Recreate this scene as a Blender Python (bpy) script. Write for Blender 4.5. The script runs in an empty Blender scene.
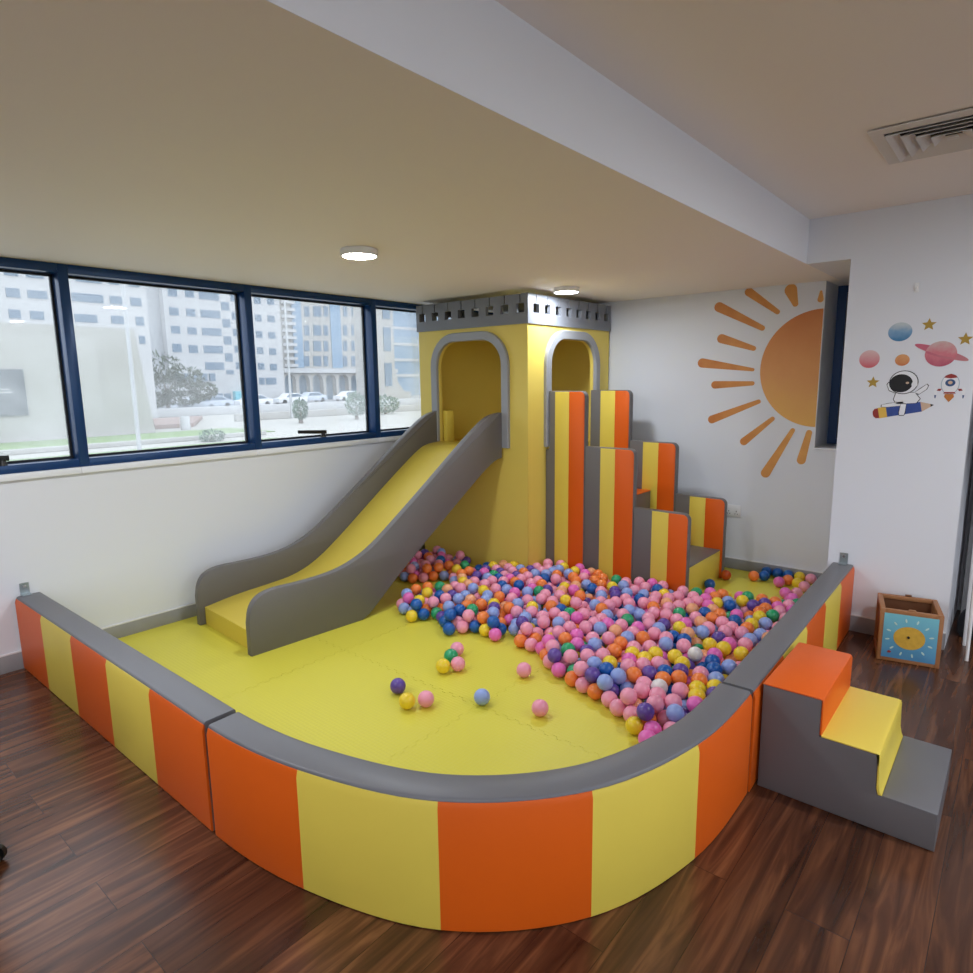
import bpy, bmesh, math, random
from mathutils import Vector, Matrix
random.seed(5)
S = bpy.context.scene
COL = S.collection
PI = math.pi

# ------------------------------------------------------------------ materials
def mat(name, color, rough=0.5, metal=0.0, bump=0.0, bscale=200.0, spec=0.4, vary=0.0, vscale=4.0, coat=0.0, vary_col=None):
    m = bpy.data.materials.new(name); m.use_nodes = True
    nt = m.node_tree; b = nt.nodes['Principled BSDF']
    c = tuple(color) + (1,)
    b.inputs['Base Color'].default_value = c
    b.inputs['Roughness'].default_value = rough
    b.inputs['Metallic'].default_value = metal
    b.inputs['Specular IOR Level'].default_value = spec
    b.inputs['Coat Weight'].default_value = coat
    tc = nt.nodes.new('ShaderNodeTexCoord')
    if vary > 0:
        n = nt.nodes.new('ShaderNodeTexNoise'); n.inputs['Scale'].default_value = vscale; n.inputs['Detail'].default_value = 4
        nt.links.new(tc.outputs['Object'], n.inputs['Vector'])
        mx = nt.nodes.new('ShaderNodeMix'); mx.data_type = 'RGBA'
        d = vary_col or tuple(v*(1-vary) for v in color)
        mx.inputs[6].default_value = c; mx.inputs[7].default_value = tuple(d)+(1,)
        nt.links.new(n.outputs['Fac'], mx.inputs[0]); nt.links.new(mx.outputs[2], b.inputs['Base Color'])
    if bump > 0:
        n2 = nt.nodes.new('ShaderNodeTexNoise'); n2.inputs['Scale'].default_value = bscale; n2.inputs['Detail'].default_value = 3
        nt.links.new(tc.outputs['Object'], n2.inputs['Vector'])
        bp = nt.nodes.new('ShaderNodeBump'); bp.inputs['Strength'].default_value = bump; bp.inputs['Distance'].default_value = 0.002
        nt.links.new(n2.outputs['Fac'], bp.inputs['Height']); nt.links.new(bp.outputs['Normal'], b.inputs['Normal'])
    return m

def srgb(r, g, b):
    f = lambda v: (v/255/12.92) if v/255 <= 0.04045 else ((v/255+0.055)/1.055)**2.4
    return (f(r), f(g), f(b))

M = {}
M['wall'] = mat('wall_paint', (0.75, 0.77, 0.82), 0.6, bump=0.08, bscale=90)
M['ceiling'] = mat('ceiling_paint', (0.92, 0.88, 0.84), 0.7, bump=0.05, bscale=60)
M['beam'] = mat('beam_paint', (0.86, 0.88, 0.93), 0.65, bump=0.05, bscale=60)
M['skirting'] = mat('skirting_tile', (0.36, 0.36, 0.37), 0.35, vary=0.25, vscale=9)
M['skirt_top'] = mat('skirting_cap', (0.75, 0.75, 0.76), 0.4)
M['frame'] = mat('window_frame_blue', srgb(13, 58, 106), 0.30, metal=0.15, spec=0.5)
M['gasket'] = mat('window_gasket', (0.012, 0.014, 0.018), 0.6)
M['sill'] = mat('window_sill_marble', (0.84, 0.86, 0.90), 0.3, vary=0.06, vscale=14)
M['grey'] = mat('grey_vinyl', srgb(110, 110, 115), 0.42, bump=0.12, bscale=320, vary=0.06, vscale=6)
M['dgrey'] = mat('dark_grey_vinyl', srgb(112, 109, 108), 0.45, bump=0.12, bscale=320, vary=0.06, vscale=6)
M['charcoal'] = mat('charcoal_vinyl', srgb(104, 101, 103), 0.45, bump=0.12, bscale=320, vary=0.06, vscale=6)
M['orange'] = mat('orange_vinyl', srgb(226, 97, 18), 0.42, bump=0.10, bscale=320, vary=0.06, vscale=5)
M['yellow'] = mat('yellow_vinyl', srgb(228, 204, 84), 0.45, bump=0.10, bscale=320, vary=0.05, vscale=5)
M['tower'] = mat('tower_yellow_vinyl', srgb(228, 204, 98), 0.45, bump=0.08, bscale=250, vary=0.05, vscale=5)
M['trim'] = mat('arch_grey_vinyl', srgb(150, 152, 156), 0.35, bump=0.05, bscale=250)
M['parapet'] = mat('parapet_grey_vinyl', srgb(122, 125, 132), 0.38, bump=0.05, bscale=250)
M['steel'] = mat('bracket_steel', (0.42, 0.47, 0.49), 0.3, metal=0.9)
M['white'] = mat('white_plastic', (0.8, 0.8, 0.8), 0.4)
M['vent'] = mat('vent_white_metal', (0.72, 0.70, 0.68), 0.4)
M['black'] = mat('black_plastic', (0.012, 0.012, 0.013), 0.4)
M['duct_shade'] = mat('vent_shade_black', (0.01, 0.01, 0.012), 0.9)
M['wood'] = mat('box_beech_wood', srgb(172, 118, 76), 0.5, vary=0.3, vscale=18)
M['woodin'] = mat('box_inside_wood', srgb(120, 76, 48), 0.6, vary=0.3, vscale=18)
M['chrome'] = mat('chrome', (0.7, 0.7, 0.7), 0.2, metal=1.0)
M['curtain'] = mat('grey_curtain_cloth', (0.17, 0.17, 0.175), 0.8, bump=0.2, bscale=400)
M['bag'] = mat('black_bag_cloth', (0.012, 0.012, 0.014), 0.7, bump=0.3, bscale=120)
M['mblack'] = mat('sticker_black', (0.01, 0.01, 0.012), 0.5)
M['mwhite'] = mat('sticker_white', (0.80, 0.81, 0.84), 0.5)
M['mred'] = mat('sticker_red', srgb(150, 50, 45), 0.5)
M['mblue'] = mat('sticker_blue', srgb(58, 84, 160), 0.5, vary=0.3, vscale=30)
M['mnavy'] = mat('sticker_navy', srgb(50, 80, 125), 0.5)
M['morange'] = mat('sticker_orange', srgb(206, 130, 60), 0.5, vary=0.3, vscale=60)
M['myellow'] = mat('sticker_yellow', srgb(222, 180, 78), 0.5)
M['mgold'] = mat('sticker_gold', srgb(186, 152, 62), 0.5, vary=0.25, vscale=60)
M['mhaze'] = mat('sticker_pale_blue', srgb(150, 172, 190), 0.5)
M['mtan'] = mat('sticker_tan', srgb(205, 175, 150), 0.5)

def grad(name, stops, axis='Z', lo=0.0, hi=1.0, noise=0.0, nscale=8, rough=0.55):
    """a painted colour blend of its own (a mural or sticker print) along one world axis"""
    m = bpy.data.materials.new(name); m.use_nodes = True
    nt = m.node_tree; b = nt.nodes['Principled BSDF']; b.inputs['Roughness'].default_value = rough
    tc = nt.nodes.new('ShaderNodeTexCoord'); sp = nt.nodes.new('ShaderNodeSeparateXYZ')
    nt.links.new(tc.outputs['Object'], sp.inputs[0])
    mr = nt.nodes.new('ShaderNodeMapRange'); mr.inputs[1].default_value = lo; mr.inputs[2].default_value = hi
    nt.links.new(sp.outputs[axis], mr.inputs[0])
    nz = nt.nodes.new('ShaderNodeTexNoise'); nz.inputs['Scale'].default_value = nscale; nz.inputs['Detail'].default_value = 5
    nt.links.new(tc.outputs['Object'], nz.inputs['Vector'])
    ma = nt.nodes.new('ShaderNodeMath'); ma.operation = 'MULTIPLY_ADD'; ma.inputs[1].default_value = noise; ma.inputs[2].default_value = -noise/2
    nt.links.new(nz.outputs['Fac'], ma.inputs[0])
    ad = nt.nodes.new('ShaderNodeMath'); ad.operation = 'ADD'
    nt.links.new(mr.outputs[0], ad.inputs[0]); nt.links.new(ma.outputs[0], ad.inputs[1])
    cr = nt.nodes.new('ShaderNodeValToRGB'); e = cr.color_ramp.elements
    e[0].position, e[0].color = stops[0][0], stops[0][1]+(1,)
    e[1].position, e[1].color = stops[-1][0], stops[-1][1]+(1,)
    for p, c in stops[1:-1]:
        q = e.new(p); q.color = c+(1,)
    nt.links.new(ad.outputs[0], cr.inputs[0]); nt.links.new(cr.outputs[0], b.inputs['Base Color'])
    return m
M['sundisc'] = grad('mural_sun_paint', [(0, srgb(232, 180, 96)), (0.45, srgb(222, 158, 96)), (1, srgb(206, 126, 68))], 'Z', -.40, .41, 0.35, 5)
M['sunray'] = grad('mural_ray_paint', [(0, srgb(196, 120, 56)), (1, srgb(226, 164, 88))], 'X', -.88, 0, 1.1, 9)
M['ppink'] = grad('planet_pink', [(0, srgb(205, 95, 105)), (1, srgb(222, 190, 190))], 'Z', 1.55, 1.64, 0.3, 25)
M['pblue'] = grad('planet_blue', [(0, srgb(60, 120, 165)), (0.5, srgb(120, 160, 195)), (1, srgb(195, 205, 208))], 'Z', 1.69, 1.775, 0.7, 25)
M['porange'] = grad('planet_orange', [(0, srgb(200, 120, 70)), (1, srgb(220, 165, 110))], 'Z', 1.55, 1.62, 1.0, 40)
M['psat'] = grad('planet_ringed', [(0, srgb(180, 80, 105)), (0.5, srgb(208, 120, 130)), (1, srgb(205, 180, 175))], 'Z', -.07, .07, 0.6, 30)
M['pring'] = grad('planet_ring', [(0, srgb(196, 90, 115)), (1, srgb(190, 125, 130))], 'X', -.13, .13, 0.8, 30)
M['boxblue'] = grad('box_picture_blue', [(0, srgb(76, 138, 184)), (1, srgb(120, 190, 205))], 'Z', 0.03, 0.27, 0.3, 14)
M['boxsun'] = mat('box_picture_sun', srgb(226, 180, 70), 0.5, vary=0.35, vscale=40)
M['boxmark'] = mat('box_picture_marks', srgb(190, 215, 205), 0.5)

def floor_mat():
    m = bpy.data.materials.new('floor_wood_planks'); m.use_nodes = True
    nt = m.node_tree; b = nt.nodes['Principled BSDF']; L = nt.links.new
    tc = nt.nodes.new('ShaderNodeTexCoord'); mp = nt.nodes.new('ShaderNodeMapping')
    mp.inputs['Rotation'].default_value = (0, 0, PI/2)
    L(tc.outputs['Object'], mp.inputs['Vector'])
    br = nt.nodes.new('ShaderNodeTexBrick')
    br.inputs['Scale'].default_value = 1; br.inputs['Brick Width'].default_value = 1.22; br.inputs['Row Height'].default_value = 0.165
    br.inputs['Mortar Size'].default_value = 0.0012; br.inputs['Mortar Smooth'].default_value = 0.3
    br.offset = 0.37; br.inputs['Color1'].default_value = (0, 0, 0, 1); br.inputs['Color2'].default_value = (1, 1, 1, 1); br.inputs['Mortar'].default_value = (0.2, 0.2, 0.2, 1)
    L(mp.outputs[0], br.inputs['Vector'])
    mp2 = nt.nodes.new('ShaderNodeMapping'); mp2.inputs['Scale'].default_value = (15, 1.1, 15)
    L(tc.outputs['Object'], mp2.inputs['Vector'])
    ad = nt.nodes.new('ShaderNodeVectorMath'); ad.operation = 'ADD'
    sc = nt.nodes.new('ShaderNodeVectorMath'); sc.operation = 'SCALE'; sc.inputs['Scale'].default_value = 13
    L(br.outputs['Color'], sc.inputs[0]); L(mp2.outputs[0], ad.inputs[0]); L(sc.outputs[0], ad.inputs[1])
    nz = nt.nodes.new('ShaderNodeTexNoise'); nz.inputs['Scale'].default_value = 1.6; nz.inputs['Detail'].default_value = 7; nz.inputs['Distortion'].default_value = 1.2
    L(ad.outputs[0], nz.inputs['Vector'])
    cr = nt.nodes.new('ShaderNodeValToRGB'); e = cr.color_ramp.elements
    e[0].position = 0.27; e[0].color = srgb(54, 31, 20)+(1,)
    e[1].position = 0.72; e[1].color = srgb(124, 82, 54)+(1,)
    q = e.new(0.5); q.color = srgb(86, 53, 35)+(1,)
    L(nz.outputs['Fac'], cr.inputs[0])
    mx = nt.nodes.new('ShaderNodeMix'); mx.data_type = 'RGBA'; mx.blend_type = 'MULTIPLY'; mx.inputs[0].default_value = 1
    cr2 = nt.nodes.new('ShaderNodeValToRGB'); cr2.color_ramp.elements[0].color = (0.80, 0.77, 0.76, 1); cr2.color_ramp.elements[1].color = (1.15, 1.12, 1.10, 1)
    L(br.outputs['Color'], cr2.inputs[0]); L(cr.outputs[0], mx.inputs[6]); L(cr2.outputs[0], mx.inputs[7])
    mo = nt.nodes.new('ShaderNodeMix'); mo.data_type = 'RGBA'; mo.inputs[7].default_value = srgb(52, 29, 21)+(1,)
    L(br.outputs['Fac'], mo.inputs[0]); L(mx.outputs[2], mo.inputs[6])
    L(mo.outputs[2], b.inputs['Base Color'])
    b.inputs['Roughness'].default_value = 0.26; b.inputs['Specular IOR Level'].default_value = 0.5
    bp = nt.nodes.new('ShaderNodeBump'); bp.inputs['Strength'].default_value = 0.06; bp.inputs['Distance'].default_value = 0.003
    L(nz.outputs['Fac'], bp.inputs['Height']); L(bp.outputs['Normal'], b.inputs['Normal'])
    return m
M['floor'] = floor_mat()

def foam_mat():
    m = bpy.data.materials.new('foam_mat_yellow'); m.use_nodes = True
    nt = m.node_tree; b = nt.nodes['Principled BSDF']; L = nt.links.new
    b.inputs['Base Color'].default_value = srgb(218, 209, 74)+(1,)
    b.inputs['Roughness'].default_value = 0.42; b.inputs['Specular IOR Level'].default_value = 0.45
    tc = nt.nodes.new('ShaderNodeTexCoord')
    v = nt.nodes.new('ShaderNodeTexVoronoi'); v.inputs['Scale'].default_value = 55; v.inputs['Randomness'].default_value = 0.15
    L(tc.outputs['Object'], v.inputs['Vector'])
    bp = nt.nodes.new('ShaderNodeBump'); bp.inputs['Strength'].default_value = 0.35; bp.inputs['Distance'].default_value = 0.004
    L(v.outputs['Distance'], bp.inputs['Height']); L(bp.outputs['Normal'], b.inputs['Normal'])
    return m
M['foam'] = foam_mat()

def glass_mat():
    """dusty clear pane: mostly see-through, a little mirror, a thin film of pale dust"""
    m = bpy.data.materials.new('dusty_glass'); m.use_nodes = True
    nt = m.node_tree; nt.nodes.clear(); L = nt.links.new
    out = nt.nodes.new('ShaderNodeOutputMaterial')
    tr = nt.nodes.new('ShaderNodeBsdfTransparent'); tr.inputs[0].default_value = (0.88, 0.90, 0.92, 1)
    gl = nt.nodes.new('ShaderNodeBsdfGlossy'); gl.inputs['Roughness'].default_value = 0.02
    fr = nt.nodes.new('ShaderNodeFresnel'); fr.inputs['IOR'].default_value = 1.45
    mr = nt.nodes.new('ShaderNodeMath'); mr.operation = 'MULTIPLY'; mr.inputs[1].default_value = 0.5
    L(fr.outputs[0], mr.inputs[0])
    m1 = nt.nodes.new('ShaderNodeMixShader'); L(mr.outputs[0], m1.inputs[0]); L(tr.outputs[0], m1.inputs[1]); L(gl.outputs[0], m1.inputs[2])
    du = nt.nodes.new('ShaderNodeBsdfTranslucent'); du.inputs[0].default_value = (0.9, 0.92, 0.93, 1)
    tc = nt.nodes.new('ShaderNodeTexCoord'); nz = nt.nodes.new('ShaderNodeTexNoise'); nz.inputs['Scale'].default_value = 2.2; nz.inputs['Detail'].default_value = 5
    L(tc.outputs['Object'], nz.inputs['Vector'])
    ma = nt.nodes.new('ShaderNodeMapRange'); ma.inputs[1].default_value = 0.3; ma.inputs[2].default_value = 0.75; ma.inputs[3].default_value = 0.05; ma.inputs[4].default_value = 0.20
    L(nz.outputs['Fac'], ma.inputs[0])
    m2 = nt.nodes.new('ShaderNodeMixShader'); L(ma.outputs[0], m2.inputs[0]); L(m1.outputs[0], m2.inputs[1]); L(du.outputs[0], m2.inputs[2])
    L(m2.outputs[0], out.inputs[0])
    return m
M['glass'] = glass_mat()

def emit(name, color, strength):
    m = bpy.data.materials.new(name); m.use_nodes = True
    nt = m.node_tree; b = nt.nodes['Principled BSDF']
    b.inputs['Base Color'].default_value = (0.9, 0.9, 0.9, 1)
    b.inputs['Emission Color'].default_value = tuple(color)+(1,); b.inputs['Emission Strength'].default_value = strength
    return m
LAMP = 225.0
M['lamp'] = emit('lamp_diffuser', (0.86, 0.925, 1.0), LAMP)
M['lamp_bright'] = emit('lamp_diffuser_bright', (0.93, 0.95, 1.0), 400.0)  # stronger glow for lamps out of view, to brighten the room

def ball_mat(name, c):
    m = mat(name, c, 0.28, spec=0.5)
    b = m.node_tree.nodes['Principled BSDF']
    b.inputs['Subsurface Weight'].default_value = 0.25
    b.inputs['Subsurface Radius'].default_value = (0.02, 0.02, 0.02)
    b.inputs['Subsurface Scale'].default_value = 0.5
    return m
BC = {'k': ('light pink', srgb(240, 158, 184)), 'm': ('magenta', srgb(230, 112, 190)), 'o': ('orange', srgb(240, 132, 64)), 'e': ('peach', srgb(238, 170, 128)),
      'w': ('periwinkle', srgb(146, 168, 226)), 'b': ('deep blue', srgb(20, 92, 172)), 'y': ('yellow', srgb(238, 208, 50)),
      'p': ('purple', srgb(98, 72, 158)), 'g': ('green', srgb(42, 160, 108)), 'h': ('white', srgb(226, 222, 222)), 'r': ('dark orange', srgb(196, 84, 34))}
BM = {k: ball_mat(v[0].replace(' ', '_')+'_ball_plastic', v[1]) for k, v in BC.items()}

# ------------------------------------------------------------------ mesh helpers
class MB:
    def __init__(self): self.bm = bmesh.new(); self.mats = []
    def _mi(self, m):
        if m is None: return 0
        if m not in self.mats: self.mats.append(m)
        return self.mats.index(m)
    def box(self, x0, x1, y0, y1, z0, z1, bev=0.0, m=None, seg=2, xf=None):
        b = bmesh.new(); bmesh.ops.create_cube(b, size=1)
        for v in b.verts:
            v.co = Vector((x0+(v.co.x+.5)*(x1-x0), y0+(v.co.y+.5)*(y1-y0), z0+(v.co.z+.5)*(z1-z0)))
        if bev > 0: bmesh.ops.bevel(b, geom=list(b.edges), offset=bev, segments=seg, affect='EDGES', profile=.5)
        return self._merge(b, m, xf)
    def prism(self, pts, ext, m=None, bev=0.0, seg=2, xf=None):
        """pts: 3D loop of a flat outline, ext: extrusion vector"""
        b = bmesh.new(); ext = Vector(ext)
        a = [b.verts.new(p) for p in pts]; c = [b.verts.new(Vector(p)+ext) for p in pts]
        f0 = b.faces.new(a); f1 = b.faces.new(list(reversed(c)))
        n = len(pts)
        for i in range(n):
            j = (i+1) % n
            b.faces.new((a[j], a[i], c[i], c[j]))
        bmesh.ops.recalc_face_normals(b, faces=b.faces)
        if bev > 0:
            es = [e for e in b.edges if f0 in e.link_faces or f1 in e.link_faces]
            bmesh.ops.bevel(b, geom=es, offset=bev, segments=seg, affect='EDGES', profile=.5, clamp_overlap=True)
        return self._merge(b, m, xf)
    def tube(self, p0, p1, r, seg=12, r2=None, m=None, xf=None):
        b = bmesh.new(); p0, p1 = Vector(p0), Vector(p1); d = p1-p0
        bmesh.ops.create_cone(b, cap_ends=True, segments=seg, radius1=r, radius2=r if r2 is None else r2, depth=d.length)
        q = Vector((0, 0, 1)).rotation_difference(d)
        for v in b.verts: v.co = q @ v.co + (p0+p1)/2
        return self._merge(b, m, xf)
    def lathe(self, prof, c=(0, 0, 0), seg=32, m=None, xf=None):
        b = bmesh.new(); rings = []
        for r, z in prof:
            if r < 1e-6: rings.append([b.verts.new((c[0], c[1], c[2]+z))])
            else: rings.append([b.verts.new((c[0]+r*math.cos(2*PI*i/seg), c[1]+r*math.sin(2*PI*i/seg), c[2]+z)) for i in range(seg)])
        for A, B in zip(rings, rings[1:]):
            for i in range(seg):
                j = (i+1) % seg
                if len(A) == 1 and len(B) == 1: continue
                if len(A) == 1: b.faces.new((A[0], B[i], B[j]))
                elif len(B) == 1: b.faces.new((A[i], A[j], B[0]))
                else: b.faces.new((A[i], A[j], B[j], B[i]))
        bmesh.ops.recalc_face_normals(b, faces=b.faces)
        return self._merge(b, m, xf)
    def sphere(self, c, r, sub=2, m=None, scale=(1, 1, 1), jitter=0):
        b = bmesh.new(); bmesh.ops.create_icosphere(b, subdivisions=sub, radius=1)
        for v in b.verts:
            k = r*(1+random.uniform(-jitter, jitter))
            v.co = Vector((c[0]+v.co.x*k*scale[0], c[1]+v.co.y*k*scale[1], c[2]+v.co.z*k*scale[2]))
        return self._merge(b, m, None)
    def _merge(self, b, m, xf):
        mi = self._mi(m)
        if xf is not None: bmesh.ops.transform(b, matrix=xf, verts=b.verts)
        vm = {v: self.bm.verts.new(v.co) for v in b.verts}
        for f in b.faces:
            try:
                g = self.bm.faces.new([vm[v] for v in f.verts]); g.material_index = mi
            except ValueError: pass
        b.free(); return self
    def build(self, name, m=None, parent=None, origin=None, smooth=40):
        me = bpy.data.meshes.new(name)
        o = bpy.data.objects.new(name, me); COL.objects.link(o)
        off = Vector((0, 0, 0))
        if parent is not None:
            off = wpos(parent)
            o.parent = parent
        elif origin is not None:
            off = Vector(origin); o.location = off
        bmesh.ops.translate(self.bm, verts=self.bm.verts, vec=-off)
        self.bm.to_mesh(me); self.bm.free()
        ms = self.mats if self.mats else [m]
        for x in ms: me.materials.append(M[x] if isinstance(x, str) else x)
        me.shade_smooth(); me.set_sharp_from_angle(angle=math.radians(smooth))
        return o
def wpos(o):
    p = Vector((0, 0, 0))
    while o is not None:
        p = p + o.location; o = o.parent
    return p
def thing(name, label, cat, loc=(0, 0, 0), group=None):
    o = bpy.data.objects.new(name, None); COL.objects.link(o); o.location = loc
    o.empty_display_size = 0.1
    return tag(o, label, cat, group)
def tag(o, label, cat, group=None, kind=None):
    o['label'] = label; o['category'] = cat
    if group: o['group'] = group
    if kind: o['kind'] = kind
    return o
def struct(o, label=None, cat=None):
    o['kind'] = 'structure'
    if label: o['label'] = label
    if cat: o['category'] = cat
    return o
def copy_tree(o, parent=None):
    c = o.copy(); COL.objects.link(c)
    if parent is not None: c.parent = parent
    for ch in list(o.children): copy_tree(ch, c)
    return c

# ------------------------------------------------------------------ room shell
ZS, ZC, XB, YC = 2.147, 2.3935, 2.962, -0.80
Y0, X1 = -8.5, 7.0
struct(MB().box(-0.2, X1+.2, Y0-.2, 1.2, -0.12, 0).build('floor', 'floor'), 'dark reddish-brown wood plank floor of the play room', 'floor')
struct(MB().box(-0.2, 0, Y0-.2, 0.3, 0, 1.018).build('wall_left', 'wall'), 'low white wall under the ribbon of windows', 'wall')
w = MB(); w.box(-0.2, 2.6, 0, 0.2, 0, ZS); w.box(2.6, 2.885, 0, 0.42, .99, ZS); w.box(2.6, 4.3, 0.0, 0.42, 0, 0.99); w.box(4.3, X1, 0, 0.42, 0, ZS)
struct(w.build('wall_back', 'wall'), 'white back wall with the painted sun', 'wall')
w = MB(); w.box(X1, X1+.2, Y0, 0.2, 0, .25); w.box(X1, X1+.2, Y0, 0.2, 2.32, ZC); w.box(X1, X1+.2, Y0, -8.0, .25, 2.32); w.box(X1, X1+.2, -1.0, .2, .25, 2.32)
struct(w.build('wall_right', 'wall'), 'white side wall out of the picture', 'wall')
rw = struct(bpy.data.objects.new('window_11', None), 'added unseen window in the side wall, lets in extra daylight', 'window'); COL.objects.link(rw); rw.location = (X1+.1, -4, .6)  # opening added out of view to throw daylight on the beam
f = MB()
for yy in (-8.0, -6.27, -4.53, -2.8, -1.06): f.box(X1+.06, X1+.14, yy, yy+.06, .25, 2.32)
f.box(X1+.06, X1+.14, -8.0, -1.0, .25, .31); f.box(X1+.06, X1+.14, -8.0, -1.0, 2.26, 2.32)
f.build('window_frame', 'frame', rw)
MB().box(X1+.098, X1+.102, -7.96, -1.04, .29, 2.28).build('pane', 'glass', rw)
fw = struct(bpy.data.objects.new('window_12', None), 'added unseen window behind the viewer, lets in extra daylight', 'window'); COL.objects.link(fw); fw.location = (5, Y0-.1, .25)  # opening added out of view to light barrier front and column
f = MB()
for xx in (3.2, 4.3, 5.4, 6.54): f.box(xx, xx+.06, Y0-.14, Y0-.06, .25, 2.32)
f.box(3.2, 6.6, Y0-.14, Y0-.06, .25, .31); f.box(3.2, 6.6, Y0-.14, Y0-.06, 2.26, 2.32)
f.build('window_frame', 'frame', fw)
MB().box(3.24, 6.56, Y0-.102, Y0-.098, .29, 2.28).build('pane', 'glass', fw)
w = MB(); w.box(-.2, 3.2, Y0-.2, Y0, 0, ZC); w.box(6.6, X1+.2, Y0-.2, Y0, 0, ZC); w.box(3.2, 6.6, Y0-.2, Y0, 0, .25); w.box(3.2, 6.6, Y0-.2, Y0, 2.32, ZC)
struct(w.build('wall_front', 'wall'), 'white wall behind the viewer', 'wall')
struct(MB().box(-0.2, XB-.002, Y0-.2, 0.5, ZS, ZC+.3).build('soffit_ceiling', 'ceiling'), 'low cream ceiling over the ball pit', 'ceiling')
struct(MB().box(XB-.002, XB, Y0, YC, ZS, ZC).build('beam', 'beam'), 'white vertical step between the low and the high ceiling', 'beam')
struct(MB().box(XB, X1+.2, Y0-.2, YC, ZC, ZC+.3).build('ceiling', 'ceiling'), 'higher cream ceiling with the air vent', 'ceiling')
c = MB(); c.box(3.19, 3.80, YC, 0.0, 0, ZS); c.box(XB, 3.80, YC, 0.5, ZS, ZC+.3)
struct(c.build('column', 'wall'), 'white column with the space stickers', 'column')
struct(MB().box(3.8, X1, YC, 0.5, ZS, ZC+.3).build('lintel', 'wall'), 'white lintel beside the column', 'lintel')

def skirting(name, x0, x1, y0, y1):
    t = MB(); t.box(x0, x1, y0, y1, 0, 0.094, .002)
    o = struct(t.build(name, 'skirting'), None)
    MB().box(x0, x1, y0, y1, 0.094, 0.101, .001).build('cap', 'skirt_top', o)
    o['label'] = 'grey tiled skirting with a pale top edge'; o['category'] = 'baseboard'
skirting('baseboard_left', 0.0, 0.012, Y0, 0.0)
skirting('baseboard_back', 0.012, 3.19, -0.012, 0.0)
skirting('baseboard_column', 3.19, 3.80, YC-.012, YC)
skirting('baseboard_right', X1-.012, X1, Y0, 0)

# recess window in the back wall, half hidden by the column
wr = struct(bpy.data.objects.new('window_6', None), 'dark narrow window beside the painted sun', 'window'); COL.objects.link(wr); wr.location = (3.4, 0.15, 1.0)
MB().box(2.885, 2.89, 0.0, 0.42, 0.99, ZS).build('reveal', 'sill', wr)
MB().box(2.89, 4.3, -0.012, 0.38, 0.99, 1.0, .003).build('window_sill', 'sill', wr)
f = MB(); f.box(2.89, 2.95, 0.36, 0.42, 1.0, ZS); f.box(4.24, 4.3, .36, .42, 1.0, ZS); f.box(2.95, 4.24, .36, .42, 1.0, 1.04); f.box(2.95, 4.24, .36, .42, ZS-.05, ZS); f.box(3.5, 3.55, .36, .42, 1.04, ZS-.05)
f.build('window_frame', 'frame', wr)
MB().box(2.95, 4.24, 0.385, 0.391, 1.04, ZS-.05).build('pane', mat('dark_tinted_glass', (0.006, 0.007, 0.009), 0.08), wr)
struct(MB().box(2.6, 4.5, 0.43, 0.46, 0.8, 2.3).build('trim_6', M['gasket']), 'dark backing behind the recessed window', 'trim')

# ribbon of windows in the left wall
ML = [(-0.47-1.07*i) for i in range(9)]          # right edges of the mullions
ends = [0.0] + [m-.05 for m in ML]
ZB, ZT = 1.02, ZS
nwin = 0
for i in range(len(ML)):
    ya, yb = ML[i], ends[i]                       # opening between mullion i and the one to its right
    nwin += 1
    nm = 'window_%d' % nwin if nwin < 6 else 'window_%d' % (nwin+1)
    r_ = struct(bpy.data.objects.new(nm, None)); COL.objects.link(r_); r_.location = (0, (ya+yb)/2, ZB)
    r_['label'] = ['narrow window hidden behind the yellow tower', 'window beside the yellow tower with a glimpse of a tall pale building', 'window with a black stay on its lower rail, third from the back corner', 'wide window looking onto a white building and a tree', 'window with a dark hoarding outside and a stay cut by the picture edge'][i] if i < 5 else 'window of the same ribbon beyond the picture'
    r_['category'] = 'window'
    t = MB()
    t.box(-.12, .004, ya-.05, ya, ZB+.034, ZT, .003)
    t.box(-.12, .004, ya, yb, ZT-.047, ZT, .003); t.box(-.12, .004, ya, yb, ZB+.034, ZB+.078, .003)
    t.build('window_frame', 'frame', r_)
    g = MB(); k = .012
    g.box(-.108, -.088, ya, ya+k, ZB+.078, ZT-.047); g.box(-.108, -.088, yb-k, yb, ZB+.078, ZT-.047)
    g.box(-.108, -.088, ya+k, yb-k, ZB+.078, ZB+.078+k); g.box(-.108, -.088, ya+k, yb-k, ZT-.047-k, ZT-.047)
    g.build('gasket', 'gasket', r_)
    MB().box(-.101, -.097, ya+k*.5, yb-k*.5, ZB+.084, ZT-.053).build('pane', 'glass', r_)
    if i in (2, 4):
        hy = (-2.085 if i == 2 else -4.075)
        h = MB(); h.tube((-.02, hy, ZB+.076), (-.02, hy, ZB+.10), .024, 16, .015); h.tube((-.02, hy, ZB+.098), (-.02, hy, ZB+.112), .015)
        hk = h.build('handle_base', 'black', r_)
        h = MB(); h.prism([(-.030, hy+.03, ZB+.100), (-.030, hy-.215, ZB+.118), (-.030, hy-.215, ZB+.142), (-.030, hy+.03, ZB+.128)], (.016, 0, 0), bev=.003)
        h.build('stay_arm', 'black', hk)
    MB().box(-.12, .022, ya-.05, yb-(.0 if i == 0 else 0), ZB-.002, ZB+.034, .004).build('window_sill', 'sill', r_)

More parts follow.
